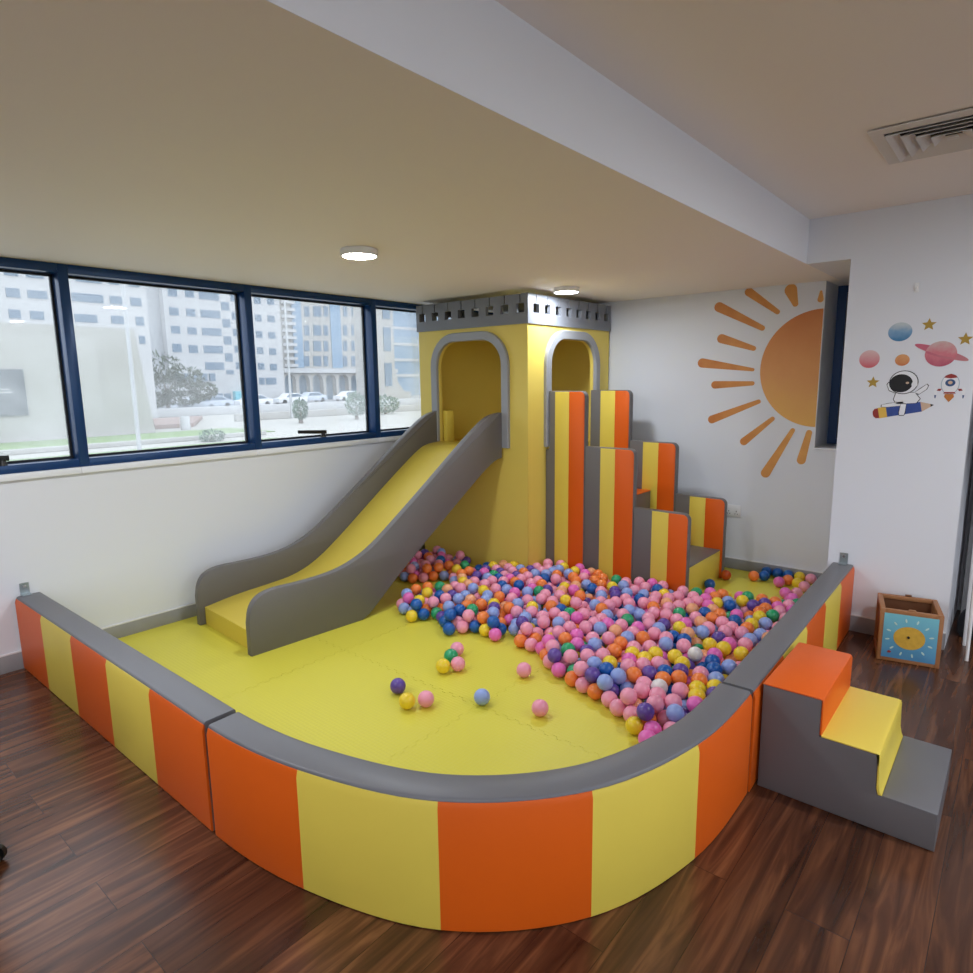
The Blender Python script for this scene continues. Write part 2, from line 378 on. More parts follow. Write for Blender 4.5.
# ------------------------------------------------------------------ ceiling lamps and vent
def ceiling_lamp(x, y, z, label):
    t = thing('ceiling_lamp', label, 'lamp', (x, y, z), 'round ceiling lamps')
    MB().lathe([(0.0, 0), (.088, 0), (.092, -.004), (.092, -.030), (.088, -.034), (.082, -.034), (.082, -.030), (.0, -.030)], (x, y, z), 40).build('housing', 'white', t)
    MB().lathe([(0, -.0335), (.074, -.0335), (.0815, -.031)], (x, y, z), 40).build('diffuser', 'lamp', t)
    return t
lp = ceiling_lamp(1.43, -2.85, ZS, 'round white ceiling lamp above the open mat and slide')
for x, y, z, l in [(1.43, -0.99, ZS, 'round white ceiling lamp close to the tower parapet'),
                   (1.43, -4.72, ZS, 'round white ceiling lamp of the low ceiling beyond the picture'),
                   (4.6, -2.3, ZC, 'added unseen fill lamp on the high ceiling beyond the column'), (6.2, -2.3, ZC, 'added unseen fill lamp on the high ceiling beyond the picture'), (4.3, -6.1, ZC, 'added unseen fill lamp on the high ceiling behind the viewer'), (2.9, -7.6, ZC-.2465, 'added unseen fill lamp on the low ceiling far behind the viewer'), (6.2, -6.1, ZC, 'added unseen fill lamp on the high ceiling in the far room corner'),]:  # high ceiling and rear lamps are added to brighten column, floor and barrier
    q = copy_tree(lp); q.location = (x, y, z); q['label'] = l
    if y < -4 or z > ZS+.1:
        for ch in q.children:
            if ch.name.startswith('diffuser'):
                ch.data = ch.data.copy(); ch.data.materials[0] = M['lamp_bright']

vx0, vx1, vy0, vy1 = 3.475, 3.955, -2.12, -1.64
v = thing('ceiling_vent', 'square white four-way air vent in the high ceiling', 'vent', ((vx0+vx1)/2, (vy0+vy1)/2, ZC))
def sq_ring(mb, o0, z0, o1, z1, th=.003):
    def cor(o, z): return [(vx0+o, vy0+o, z), (vx1-o, vy0+o, z), (vx1-o, vy1-o, z), (vx0+o, vy1-o, z)]
    A, B = cor(o0, z0), cor(o1, z1)
    b = bmesh.new(); T = Vector((0, 0, th))
    va = [b.verts.new(p) for p in A]; vb = [b.verts.new(p) for p in B]
    vc = [b.verts.new(Vector(p)+T) for p in A]; vd = [b.verts.new(Vector(p)+T) for p in B]
    for i in range(4):
        j = (i+1) % 4
        b.faces.new((va[i], va[j], vb[j], vb[i])); b.faces.new((vc[j], vc[i], vd[i], vd[j]))
        b.faces.new((va[j], va[i], vc[i], vc[j])); b.faces.new((vb[i], vb[j], vd[j], vd[i]))
    bmesh.ops.recalc_face_normals(b, faces=b.faces)
    mb._merge(b, None, None)
q = MB(); sq_ring(q, 0, ZC-.008, .045, ZC-.014); q.build('frame', 'vent', v)
for k in range(4):
    q = MB(); sq_ring(q, .05+.043*k, ZC-.022, .085+.043*k, ZC-.002); q.build('louvre', 'vent', v)
MB().box(vx0+.222, vx1-.222, vy0+.222, vy1-.222, ZC-.022, ZC-.018, .001).build('centre_plate', 'vent', v)
MB().box(vx0+.02, vx1-.02, vy0+.02, vy1-.02, ZC-.0015, ZC-.0002).build('duct_shade_sheet', 'duct_shade', v)  # flat black sheet stands in for the shade inside the duct

# ------------------------------------------------------------------ foam mat tiles
def clip_poly(sub, clip):
    out = sub
    for i in range(len(clip)):
        a, b = clip[i], clip[(i+1) % len(clip)]
        ins = lambda p: (b[0]-a[0])*(p[1]-a[1])-(b[1]-a[1])*(p[0]-a[0]) >= -1e-9
        res = []
        for j in range(len(out)):
            p, q = out[j], out[(j+1) % len(out)]
            if ins(p): res.append(p)
            if ins(p) != ins(q):
                d1 = (b[0]-a[0])*(p[1]-a[1])-(b[1]-a[1])*(p[0]-a[0]); d2 = (b[0]-a[0])*(q[1]-a[1])-(b[1]-a[1])*(q[0]-a[0])
                t = d1/(d1-d2); res.append((p[0]+t*(q[0]-p[0]), p[1]+t*(q[1]-p[1])))
        out = res
        if not out: return []
    return out
def spline(P, n, t0, t1):
    out = []
    T = [Vector(t0)] + [(Vector(P[i+1])-Vector(P[i-1]))/2 for i in range(1, len(P)-1)] + [Vector(t1)]
    for i in range(len(P)-1):
        a, b = Vector(P[i]), Vector(P[i+1])
        for k in range(n):
            s = k/n; s2, s3 = s*s, s*s*s
            out.append(a*(2*s3-3*s2+1)+T[i]*(s3-2*s2+s)+b*(-2*s3+3*s2)+T[i+1]*(s3-s2))
    out.append(Vector(P[-1])); return out
CP = [(2.075, -4.095), (2.504, -4.042), (2.922, -3.886), (3.219, -3.586), (3.356, -3.189), (3.376, -2.760)]
NS = 8
outer = spline(CP, NS, (.43, .01), (-.004, .43))
def offs(path, d):
    out = []
    for i, p in enumerate(path):
        a = path[max(0, i-1)]; b = path[min(len(path)-1, i+1)]
        t = (b-a).normalized(); out.append(p+Vector((-t.y, t.x))*d)
    return out
TH = 0.118
inner = offs(outer, TH)
pit = [(0.014, -3.975)] + [(p.x-.004, p.y+.004) for p in inner] + [(3.235, -0.95), (3.185, -0.78), (3.185, -0.014), (0.014, -0.014)]
def jig(a, b, flip, n=30, h=.008):
    """tooth edge between two tile corners"""
    a, b = Vector(a), Vector(b); d = (b-a)/n; nn = Vector((-d.y, d.x)).normalized()*h
    pts = []
    for i in range(n):
        s = nn if (i % 2 == 0) else -nn
        p = a+d*i
        pts += [p+d*.12+s, p+d*.88+s] if True else []
    return [a]+pts
tl = {}
gx = [-0.79, 0.21, 1.21, 2.21, 3.21, 4.21]; gy = [-4.9, -3.9, -2.9, -1.9, -0.9, 0.1]
names_t = {
 (0, 1): 'yellow foam floor tile in the pit beside the wall at the slide foot', (0, 2): 'yellow foam floor tile in the pit along the wall under the slide', (0, 3): 'yellow foam floor tile along the wall behind the upper slide', (0, 4): 'yellow foam floor tile under the tower at the wall',
 (0, 0): 'narrow yellow foam floor strip in the pit corner where striped barrier meets wall', (1, 0): 'yellow foam floor strip along the inside of the straight barrier', (2, 0): 'yellow foam floor sliver behind the rounded barrier front', (3, 0): 'yellow foam floor sliver in the rounded barrier bend',
 (1, 1): 'yellow foam floor tile directly before the foot of the slide', (2, 1): 'yellow foam floor tile between stray balls and rounded barrier', (3, 1): 'yellow foam floor tile under the front tip of the ball heap',
 (1, 2): 'yellow foam floor tile along the open side of the slide', (2, 2): 'yellow foam floor tile under the middle of the ball heap', (3, 2): 'yellow foam floor tile under the balls by the straight barrier near the steps',
 (1, 3): 'yellow foam floor tile before the tower under the balls', (2, 3): 'yellow foam floor tile before the striped stairs under the balls', (3, 3): 'yellow foam floor tile under balls along the barrier end by the column',
 (1, 4): 'yellow foam floor tile beneath the yellow tower', (2, 4): 'yellow foam floor tile at the back wall beside the striped stairs', (3, 4): 'yellow foam floor sliver at the barrier end'}
for i in range(5):
    for j in range(5):
        A, B, C_, D_ = (gx[i], gy[j]), (gx[i+1], gy[j]), (gx[i+1], gy[j+1]), (gx[i], gy[j+1])
        bot = jig(A, B, 0); rig = jig(B, C_, 0); top = jig(D_, C_, 0); lef = jig(A, D_, 0)
        loop = bot + rig + [Vector(C_)] + list(reversed(top))[:-1] + list(reversed(lef))[:-1]
        loop = [(p.x, p.y) for p in loop]
        # D corner closes the top run; reversed runs share the very same teeth as the neighbour
        cl = clip_poly(loop, pit)
        cl2 = []
        for p in cl:
            if not cl2 or (Vector(p)-Vector(cl2[-1])).length > 2e-4: cl2.append(p)
        if len(cl2) > 2 and (Vector(cl2[0])-Vector(cl2[-1])).length < 2e-4: cl2.pop()
        if len(cl2) < 3: continue
        ar = .5*abs(sum(cl2[k][0]*cl2[(k+1) % len(cl2)][1]-cl2[(k+1) % len(cl2)][0]*cl2[k][1] for k in range(len(cl2))))
        if ar < .004: continue
        cx_, cy_ = sum(p[0] for p in cl2)/len(cl2), sum(p[1] for p in cl2)/len(cl2)
        # a hair of gap to the neighbours shows as the seam
        sh = [(p[0]+(cx_-p[0])*.0022, p[1]+(cy_-p[1])*.0022) for p in cl2]
        b_ = MB(); b_.prism([(p[0], p[1], 0.0005) for p in sh], (0, 0, .0145))
        o = b_.build('foam_floor_tile', 'foam', None, (cx_, cy_, 0))
        tag(o, names_t.get((i, j), 'yellow foam floor tile of the pit at its edge'), 'mat', 'yellow foam floor tiles of the ball pit')
MZ = .0155

# ------------------------------------------------------------------ barrier (three padded sections)
HB = 0.402
def barrier(name, label, path, ncol, first_orange=True, caps=True):
    """a padded wall following the outer path (left to right seen from outside), grey pad on top, coloured panels outside"""
    inn = offs(path, TH)
    o0 = path[0]; t = thing(name, label, 'barrier', (o0.x, o0.y, 0), 'padded barrier sections of the ball pit')
    # grey core: cross-section swept along the path
    rr = .008
    def sec(po, pi):
        d = (pi-po).normalized(); w = (pi-po).length
        prof = [(.006, 0.002), (.006, HB-rr), (.006+rr*.3, HB-rr*.3), (.006+rr, HB), (w-rr, HB), (w-rr*.3, HB-rr*.3), (w, HB-rr), (w, .002)]
        return [Vector((po.x+d.x*s, po.y+d.y*s, z)) for s, z in prof]
    secs = [sec(a, b) for a, b in zip(path, inn)]
    b = bmesh.new(); vs = [[b.verts.new(p) for p in s] for s in secs]
    n = len(secs[0])
    for A, B in zip(vs, vs[1:]):
        for k in range(n):
            b.faces.new((A[k], A[(k+1) % n], B[(k+1) % n], B[k]))
    b.faces.new(vs[0]); b.faces.new(list(reversed(vs[-1])))
    bmesh.ops.recalc_face_normals(b, faces=b.faces)
    mb = MB(); mb._merge(b, None, None); mb.build('grey_pad', 'grey', t, smooth=50)
    per = (len(path)-1)//ncol
    for c_ in range(ncol):
        seg = path[c_*per:(c_+1)*per+1]; ins = offs(path, .010)[c_*per:(c_+1)*per+1]
        b = bmesh.new()
        rows = [(0.004, 0.0), (.010, -.002), (HB-.03, -.002), (HB-.010, 0.004)]
        g = []
        for p, q in zip(seg, ins):
            d = (q-p).normalized()
            g.append([b.verts.new((p.x+d.x*e, p.y+d.y*e, z)) for z, e in rows] + [b.verts.new((q.x, q.y, z)) for z, e in reversed(rows)])
        m_ = len(g[0])
        for A, B in zip(g, g[1:]):
            for k in range(m_): b.faces.new((A[k], A[(k+1) % m_], B[(k+1) % m_], B[k]))
        b.faces.new(g[0]); b.faces.new(list(reversed(g[-1])))
        bmesh.ops.recalc_face_normals(b, faces=b.faces)
        mb = MB(); mb._merge(b, None, None)
        o = mb.build('stripe_panel', 'orange' if c_ % 2 == 0 else 'yellow', t)
        o['label'] = 'orange panel' if c_ % 2 == 0 else 'yellow panel'
    return t
def lin(a, b, n): return [Vector(a)+(Vector(b)-Vector(a))*k/n for k in range(n+1)]
def end_pad(t, path, at_end, col):
    inn = offs(path, TH); p, q = (path[-1], inn[-1]) if at_end else (path[0], inn[0])
bl = barrier('padded_barrier', 'straight striped barrier section running from the window wall, metal bracket at its end', lin((0.02, -4.112), (2.045, -4.095), 5), 5)
bc = barrier('padded_barrier', 'long curved striped barrier section forming the rounded front of the pit', outer, 5)
br_ = barrier('padded_barrier', 'straight striped barrier section between column and rounded front, orange steps against it', lin((3.380, -2.742), (3.335, -0.806), 5), 5)
# small steel brackets at the wall ends
def bracket(label, at, rot):
    t = thing('wall_bracket', label, 'bracket', at, 'steel brackets holding the barrier ends')
    xf = Matrix.Translation(at) @ Matrix.Rotation(rot, 4, 'Z')
    q = MB()   # upright plate with a hole: ring of boxes, local plate in XZ facing -Y
    q.box(-.021, -.008, -.003, 0, 0, .062, xf=xf); q.box(.008, .021, -.003, 0, 0, .062, xf=xf); q.box(-.008, .008, -.003, 0, 0, .034, xf=xf); q.box(-.008, .008, -.003, 0, .05, .062, xf=xf)
    q.build('upright_plate', 'steel', t)
    MB().box(-.021, .021, -.045, 0, 0, .003, xf=xf).build('foot_plate', 'steel', t)
    MB().tube(xf @ Vector((0, -.007, .042)), xf @ Vector((0, 0, .042)), .0075, 12).build('screw', 'chrome', t)
bracket('small steel bracket on the barrier end at the window wall', (0.001, -4.06, HB+.001), PI/2)
bracket('small steel bracket on the barrier end at the column', (3.275, YC-.001, HB+.001), 0)

# ------------------------------------------------------------------ small soft steps outside
def soft_steps():
    x0, x1, x2, x3 = 3.388, 3.588, 3.765, 3.932; ya, yb = -2.68, -2.215
    z1, z2, z3 = .41, .276, .130
    t = thing('soft_steps', 'three-step soft stairs in orange, yellow and grey against the barrier', 'steps', (x0, ya, 0))
    e = .006
    prof = [(x0, .001), (x0, z1-e), (x1-e, z1-e), (x1-e, z2-e), (x2-e, z2-e), (x2-e, z2-.03), (x2-.004, z3+.02), (x2+.002, z3), (x3, z3), (x3, .001)]
    MB().prism([(x, ya, z) for x, z in prof], (0, yb-ya, 0), bev=.006).build('grey_body', 'charcoal', t)
    def cover(pr_, col, nm):
        MB().prism([(x, ya-.001, z) for x, z in pr_], (0, yb-ya+.002, 0), bev=.004).build(nm, col, t)
    r = .012
    cover([(x0, z1-e), (x0, z1-.003), (x0+.006, z1), (x1-r, z1), (x1-r*.3, z1-r*.3), (x1, z1-r), (x1, z2), (x1-e, z2), (x1-e, z1-e)], 'orange', 'orange_cover')
    cover([(x1, z2-e), (x1, z2), (x2-r, z2), (x2-r*.3, z2-r*.3), (x2, z2-r), (x2+.001, z2-.05), (x2+.003, z3+.04), (x2+.008, z3+.014), (x2+.014, z3+.001), (x2+.002, z3), (x2-.004, z3+.02), (x2-e, z2-.03), (x2-e, z2-e)], 'yellow', 'yellow_cover')
    MB().box(x2+.015, x3, ya-.001, yb+.001, z3-.001, z3+.004, .003).build('grey_tread', 'grey', t)
soft_steps()

# ------------------------------------------------------------------ slide
TS = math.atan2(.13, 2.09)
SO = Vector((.884, -3.277, 0)); AX = Vector((math.sin(TS), math.cos(TS), 0)); AT = Vector((-math.cos(TS), math.sin(TS), 0))
def sl(s, t, z, lim=-1.1965):
    s = min(s, (lim - SO.y - t*AT.y)/AX.y)
    return SO + AX*s + AT*t + Vector((0, 0, z))
def smooth_loop(pts, it=2, keep=()):
    for _ in range(it):
        out = []
        n = len(pts)
        for i in range(n):
            p, q = pts[i], pts[(i+1) % n]
            if i in keep: out.append(p)
            out.append((p[0]*.75+q[0]*.25, p[1]*.75+q[1]*.25)); out.append((p[0]*.25+q[0]*.75, p[1]*.25+q[1]*.75))
        pts = out; keep = ()
    return pts
top = [(0, .20), (.014, .285), (.06, .343), (.15, .366), (.31, .360), (.519, .366), (.67, .396), (.832, .463), (1.036, .606), (1.283, .785), (1.547, .984), (1.796, 1.165), (1.907, 1.232), (1.99, 1.256), (2.08, 1.264)]
def chaikin(p, it):
    for _ in range(it):
        o = [p[0]]
        for a, b in zip(p, p[1:]): o += [(a[0]*.75+b[0]*.25, a[1]*.75+b[1]*.25), (a[0]*.25+b[0]*.75, a[1]*.25+b[1]*.75)]
        p = o+[p[-1]]
    return p
und = [(2.08, .925), (2.0, .916), (1.92, .875), (1.78, .785), (1.08, .275), (.85, .085), (.80, .045), (.74, MZ)]
sidep = chaikin(top, 2) + chaikin(und, 1) + [(0, MZ)]
ts = thing('slide', 'yellow and grey soft slide leaning on the tower by the window wall', 'slide', tuple(SO))
for t0, lab in ((0.0, 'grey padded side facing the ball heap'), (.680, 'grey padded side along the wall')):
    o = MB().prism([sl(s, t0, z, -1.2205) for s, z in sidep], AT*.048, bev=.008).build('side_panel', 'dgrey', ts, smooth=35)
    o['label'] = lab
bedt = chaikin([(.035, .128), (.237, .160), (.52, .178), (.66, .195), (.826, .254), (1.032, .392), (1.256, .563), (1.525, .767), (1.80, .962), (1.90, 1.005), (2.085, 1.015)], 2)
bedb = [(2.085, .95), (1.93, .93), (1.80, .86), (1.08, .32), (.86, .13), (.76, MZ+.01), (.035, MZ)]
o = MB().prism([sl(s, .0485, z) for s, z in bedt+bedb], AT*.631, bev=.004).build('slide_bed', 'yellow', ts, smooth=35)
o['label'] = 'yellow sliding surface'

# ------------------------------------------------------------------ tower
tx0, tx1, ty0, ty1 = 0.118, 1.234, -1.19, -0.022
ZW = 1.905; W = .03
tt = thing('play_tower', 'tall yellow padded castle tower with grey battlements in the corner', 'tower', (tx1, ty0, 0))
def arch_pts(a0, a1, z0, z1, r, n=8):
    """outline of a round-shouldered opening, from lower-left up and round to lower-right"""
    pts = [(a0, z0)]
    pts += [(a0+r-r*math.cos(PI/2*k/n), z1-r+r*math.sin(PI/2*k/n)) for k in range(n+1)]
    pts += [(a1-r+r*math.sin(PI/2*k/n), z1-r+r*math.cos(PI/2*k/n)) for k in range(n+1)]
    pts.append((a1, z0)); return pts
def walled(a0, a1, op, to3, ext, name, m):
    """wall with an arched opening as one n-gon with a cut down to the opening's sill"""
    o = arch_pts(*op); z0 = op[2]
    mb = MB()
    # left strip, right strip, below, and the top piece with the arch
    mb.prism([to3(a0, MZ), to3(a1, MZ), to3(a1, z0), to3(a0, z0)], ext)
    loop = [(a0, z0)] + o + [(a1, z0), (a1, ZW), (a0, ZW)]
    mb.prism([to3(a, z) for a, z in loop], ext)
    return mb.build(name, m, tt)
opF = (.335, 1.003, .998, 1.806, .19); opR = (-.92, -.275, .85, 1.808, .19)
walled(tx0, tx1, opF, lambda a, z: Vector((a, ty0, z)), (0, W, 0), 'front_wall', 'tower')
walled(ty0+W, ty1, opR, lambda a, z: Vector((tx1, a, z)), (-W, 0, 0), 'side_wall', 'tower')
MB().box(tx0, tx0+W, ty0+W, ty1, MZ, ZW).build('side_wall', 'tower', tt)
MB().box(tx0+W, tx1-W, ty1-W, ty1, MZ, ZW).build('back_wall', 'tower', tt)
MB().box(tx0+W, tx1-W, ty0+W, ty1-W, .90, .985).build('deck', 'tower', tt)
MB().box(tx0+W, tx1-W, ty0+W, ty1-W, ZW-.045, ZW-.005).build('roof_panel', 'tower', tt)
# corner seam piping
MB().box(tx1-.002, tx1+.003, ty0-.003, ty0+.002, MZ, ZW, .001).build('corner_piping', 'tower', tt)
def arch_frame(op, wd, zleg, to3, ext, name, leg2=None):
    a0, a1, z0, z1, r = op
    inn = arch_pts(a0, a1, zleg, z1, r); out = arch_pts(a0-wd, a1+wd, zleg, z1+wd, r+wd)
    mb = MB(); b = bmesh.new(); E_ = Vector(ext)
    rows = []
    for (ai, zi), (ao, zo) in zip(inn, out):
        pi_, po = to3(ai, zi), to3(ao, zo)
        mid = (pi_+po)/2
        rows.append([b.verts.new(pi_), b.verts.new(pi_+E_*.8), b.verts.new(pi_+(po-pi_)*.08+E_), b.verts.new(pi_+(po-pi_)*.92+E_), b.verts.new(po+E_*.8), b.verts.new(po)])
    for A, B in zip(rows, rows[1:]):
        for k in range(6): b.faces.new((A[k], A[(k+1) % 6], B[(k+1) % 6], B[k]))
    b.faces.new(rows[0]); b.faces.new(list(reversed(rows[-1])))
    bmesh.ops.recalc_face_normals(b, faces=b.faces); mb._merge(b, None, None)
    return mb.build(name, 'trim', tt)
arch_frame(opF, .066, .998, lambda a, z: Vector((a, ty0-.0005, z)), (0, -.028, 0), 'arch_frame')
arch_frame(opR, .068, 1.0, lambda a, z: Vector((tx1+.0005, a, z)), (.028, 0, 0), 'arch_frame')
# small yellow pad standing at the slide mouth
MB().box(.338, .386, ty0+W+.002, ty0+.12, .986, 1.262, .010).build('slide_mouth_pad', 'yellow', tt)
# battlements
def parapet(a0, a1, to3, ext, name):
    zb, zt = ZW-.002, 2.112; n = 8; w_ = (a1-a0)/n
    pts = [(a0, zb), (a1, zb), (a1, zt)]
    for k in reversed(range(n)):
        c_ = a0+w_*(k+.5); h, s = .036, .0045
        z1_, z2_ = zb+.078, zb+.142
        pts += [(c_+s, zt), (c_+s, z2_), (c_+h, z2_), (c_+h, z1_), (c_-h, z1_), (c_-h, z2_), (c_-s, z2_), (c_-s, zt)]
    pts.append((a0, zt))
    return MB().prism([to3(a, z) for a, z in pts], ext).build(name, 'parapet', tt)
e = .012
parapet(tx0-e, tx1+e, lambda a, z: Vector((a, ty0-e, z)), (0, .03, 0), 'battlement')
parapet(ty0-e+.03, ty1, lambda a, z: Vector((tx1+e, a, z)), (-.03, 0, 0), 'battlement')
parapet(ty0-e+.03, ty1, lambda a, z: Vector((tx0-e+.03, a, z)), (-.03, 0, 0), 'battlement')
parapet(tx0-e+.03, tx1+e-.03, lambda a, z: Vector((a, ty1, z)), (0, -.03, 0), 'battlement')

# ------------------------------------------------------------------ striped stairs
st = thing('soft_play_stairs', 'tall striped soft stairs climbing from the back wall side to the tower', 'stairs', (2.375, -.95, 0))
cols = [(1.264, 1.585, 1.419), (1.585, 1.985, 1.02), (1.985, 2.386, .612)]
colsF = [(1.236, 1.603, 1.414), (1.603, 2.003, 1.012), (2.003, 2.392, .618)]
stripes = [[(1.264, 1.323), (1.323, 1.446), (1.446, 1.577)], [(1.59, 1.715), (1.715, 1.832), (1.832, 1.977)], [(1.99, 2.124), (2.124, 2.244), (2.244, 2.379)]]
stripesF = [[(1.24, 1.332), (1.332, 1.466), (1.466, 1.592)], [(1.605, 1.722), (1.722, 1.853), (1.853, 1.992)], [(2.01, 2.12), (2.12, 2.243), (2.243, 2.386)]]
def panel(x0, x1, z1, y0, y1, strp, front):
    r = .045
    lp_ = [(1.237 if front and x0 < 1.3 else x0, MZ), (x1, MZ)] + [(x1-r+r*math.cos(PI/2*k/6), z1-r+r*math.sin(PI/2*k/6)) for k in range(7)] + [(x0, z1)] + ([(x0, .985), (1.237, .975)] if front and x0 < 1.3 else [])
    p_ = MB().prism([(x, y0, z) for x, z in lp_], (0, y1-y0, 0), bev=.006).build('side_panel', 'dgrey', st)
    for (a, b_), c_ in zip(strp, ('dgrey', 'yellow', 'orange')):
        if c_ == 'dgrey': continue
        rr_ = .036 if c_ == 'orange' else 0
        z2 = z1-.006
        lo = [(a, MZ), (b_, MZ)] + ([(b_-rr_+rr_*math.cos(PI/2*k/5), z2-rr_+rr_*math.sin(PI/2*k/5)) for k in range(6)] if rr_ else [(b_, z2)]) + [(a, z2)]
        q = MB().prism([(x, y0-.004, z) for x, z in lo], (0, .006, 0), bev=.002).build('stripe', c_, p_)
for (x0, x1, z1), s1 in zip(cols, stripes): panel(x0, x1-.001, z1, -.965, -.917, s1, True)
for (x0, x1, z1), s2 in zip(colsF, stripesF): panel(x0, x1-.001, z1, -.315, -.265, s2, False)
xs = [2.372, 2.085, 1.80, 1.52, 1.236]; zz = [.235, .432, .63, .83]
for k, (cm, cr_) in enumerate([('dgrey', 'yellow'), ('yellow', 'orange'), ('orange', 'dgrey'), ('yellow', 'orange')]):
    z0_ = MZ
    blk = MB().box(xs[k+1]+.0005, xs[k]-.0005, -.9165, -.3195, z0_, zz[k]-.008, .004).build('step_block', cr_, st)
    MB().box(xs[k+1]+.001, xs[k]+.001, -.916, -.320, zz[k]-.008, zz[k], .004).build('tread', cm, blk)

# ------------------------------------------------------------------ sun mural, outlet, hook
sm = thing('sun_mural', 'half sun painted in orange and ochre on the back wall', 'mural', (2.89, -.001, 1.55))
XV = 2.885
cx, cz = 2.885, 1.555; ro = .408
pts = [(XV, cz+ro)] + [(cx-(.398)*math.sin(PI*k/40), cz+ro*math.cos(PI*k/40)) for k in range(1, 40)] + [(XV, cz-ro)]
MB().prism([(x, -.0002, z) for x, z in pts], (0, -.0012, 0)).build('sun_disc', 'sundisc', sm)
rays = [((2.352, 2.139), (2.598, 1.952), .030, .017), ((2.128, 2.048), (2.502, 1.846), .036, .019), ((2.158, 1.806), (2.448, 1.706), .034, .018), ((2.012, 1.622), (2.446, 1.555), .036, .012), ((2.126, 1.446), (2.452, 1.457), .029, .016),
        ((2.115, 1.168), (2.503, 1.328), .031, .016), ((2.375, 1.0), (2.606, 1.208), .029, .016), ((2.552, .760), (2.745, 1.132), .034, .016), ((2.803, .875), (2.852, 1.125), .030, .020), ((2.651, 2.145), (2.708, 1.99), .042, .019), ((2.862, 2.085), (2.862, 2.005), .008, .020)]
for a, b_, ra, rb in rays:
    a, b_ = Vector(a), Vector(b_); d = (b_-a).normalized(); n_ = Vector((-d.y, d.x))
    lo = []
    for k in range(9):
        th = PI/2+PI*k/8; lo.append(a+d*ra+(d*math.cos(th)+n_*math.sin(th))*ra)
    for k in range(9):
        th = -PI/2+PI*k/8; lo.append(b_-d*rb+(d*math.cos(th)+n_*math.sin(th))*rb)
    lo = [(min(p.x, XV), min(p.y, ZS-.002)) for p in lo]
    MB().prism([(x, -.0002, z) for x, z in lo], (0, -.0012, 0)).build('sun_ray', 'sunray', sm)
ou = thing('wall_socket', 'white double wall socket low on the back wall by the striped stairs', 'socket', (2.34, 0, .477))
MB().box(2.28, 2.402, -.009, -.0003, .43, .522, .003).build('face_plate', 'white', ou)
for xx in (2.312, 2.370):
    MB().box(xx-.012, xx+.012, -.0105, -.008, .486, .506, .001).build('switch', 'white', ou)
    q = MB(); q.box(xx-.003, xx+.003, -.0098, -.0085, .468, .478); q.box(xx-.012, xx-.006, -.0098, -.0085, .45, .456); q.box(xx+.006, xx+.012, -.0098, -.0085, .45, .456); q.build('socket_holes', 'black', ou)
hk = thing('wall_hook', 'small white plastic hook high on the column above the stickers', 'hook', (3.514, YC, 1.955))
MB().box(3.504, 3.524, YC-.005, YC-.0003, 1.935, 1.985, .002).build('back_plate', 'white', hk)
MB().prism([(3.519, YC-.0045, 1.962), (3.519, YC-.024, 1.950), (3.519, YC-.028, 1.962), (3.519, YC-.022, 1.972), (3.519, YC-.019, 1.961), (3.519, YC-.0045, 1.972)], (-.010, 0, 0), bev=.0015).build('hook_arm', 'white', hk)

# ------------------------------------------------------------------ stickers on the column
YD = YC-.0003
def flat(mb_name, pts, m, parent, lay=0):
    return MB().prism([(x, YD-.0007*lay, z) for x, z in pts], (0, -.0006, 0)).build(mb_name, m, parent)
def ell(cx_, cz_, rx, rz, n=32, rot=0):
    return [(cx_+rx*math.cos(2*PI*k/n)*math.cos(rot)-rz*math.sin(2*PI*k/n)*math.sin(rot), cz_+rx*math.cos(2*PI*k/n)*math.sin(rot)+rz*math.sin(2*PI*k/n)*math.cos(rot)) for k in range(n)]
def star(cx_, cz_, r, rot=PI/2):
    return [(cx_+(r if k % 2 == 0 else r*.45)*math.cos(rot+PI*k/5), cz_+(r if k % 2 == 0 else r*.45)*math.sin(rot+PI*k/5)) for k in range(10)]
def decal(name, label, cat, pts, m, grp=None):
    o = MB().prism([(x, YD, z) for x, z in pts], (0, -.0007, 0)).build(name, m, None, None)
    tag(o, label, cat, grp); return o
G_ = 'space stickers on the column'
decal('planet_sticker', 'pale pink round planet sticker nearest the dark window', 'sticker', ell(3.321, 1.593, .050, .049), 'ppink', G_)
decal('planet_sticker', 'blue and grey planet sticker at the top of the column group', 'sticker', ell(3.456, 1.734, .056, .050), 'pblue', G_)
decal('planet_sticker', 'small brown orange planet sticker above the astronaut', 'sticker', ell(3.478, 1.583, .034, .031), 'porange', G_)
sa = thing('planet_sticker', 'large pink ringed planet sticker right of the others', 'sticker', (3.65, YD, 1.61), G_)
flat('ring', ell(3.649, 1.618, .128, .020, 40, -.36), 'pring', sa, 0); flat('planet_disc', ell(3.648, 1.610, .070, .066), 'psat', sa, 1)
flat('ring_front', [(3.583, 1.628), (3.64, 1.604), (3.71, 1.585), (3.705, 1.576), (3.64, 1.593), (3.583, 1.616)], 'pring', sa, 2)
decal('star_sticker', 'gold star sticker beside the blue planet', 'sticker', star(3.584, 1.764, .034), 'mgold', G_)
decal('star_sticker', 'gold star sticker above the ringed planet end', 'sticker', star(3.746, 1.681, .034), 'mgold', G_)
decal('star_sticker', 'gold star sticker between pink planet and astronaut', 'sticker', star(3.348, 1.464, .033), 'mgold', G_)
asx = thing('astronaut_sticker', 'white astronaut sticker with black visor riding a blue pencil', 'sticker', (3.5, YD, 1.4), G_)
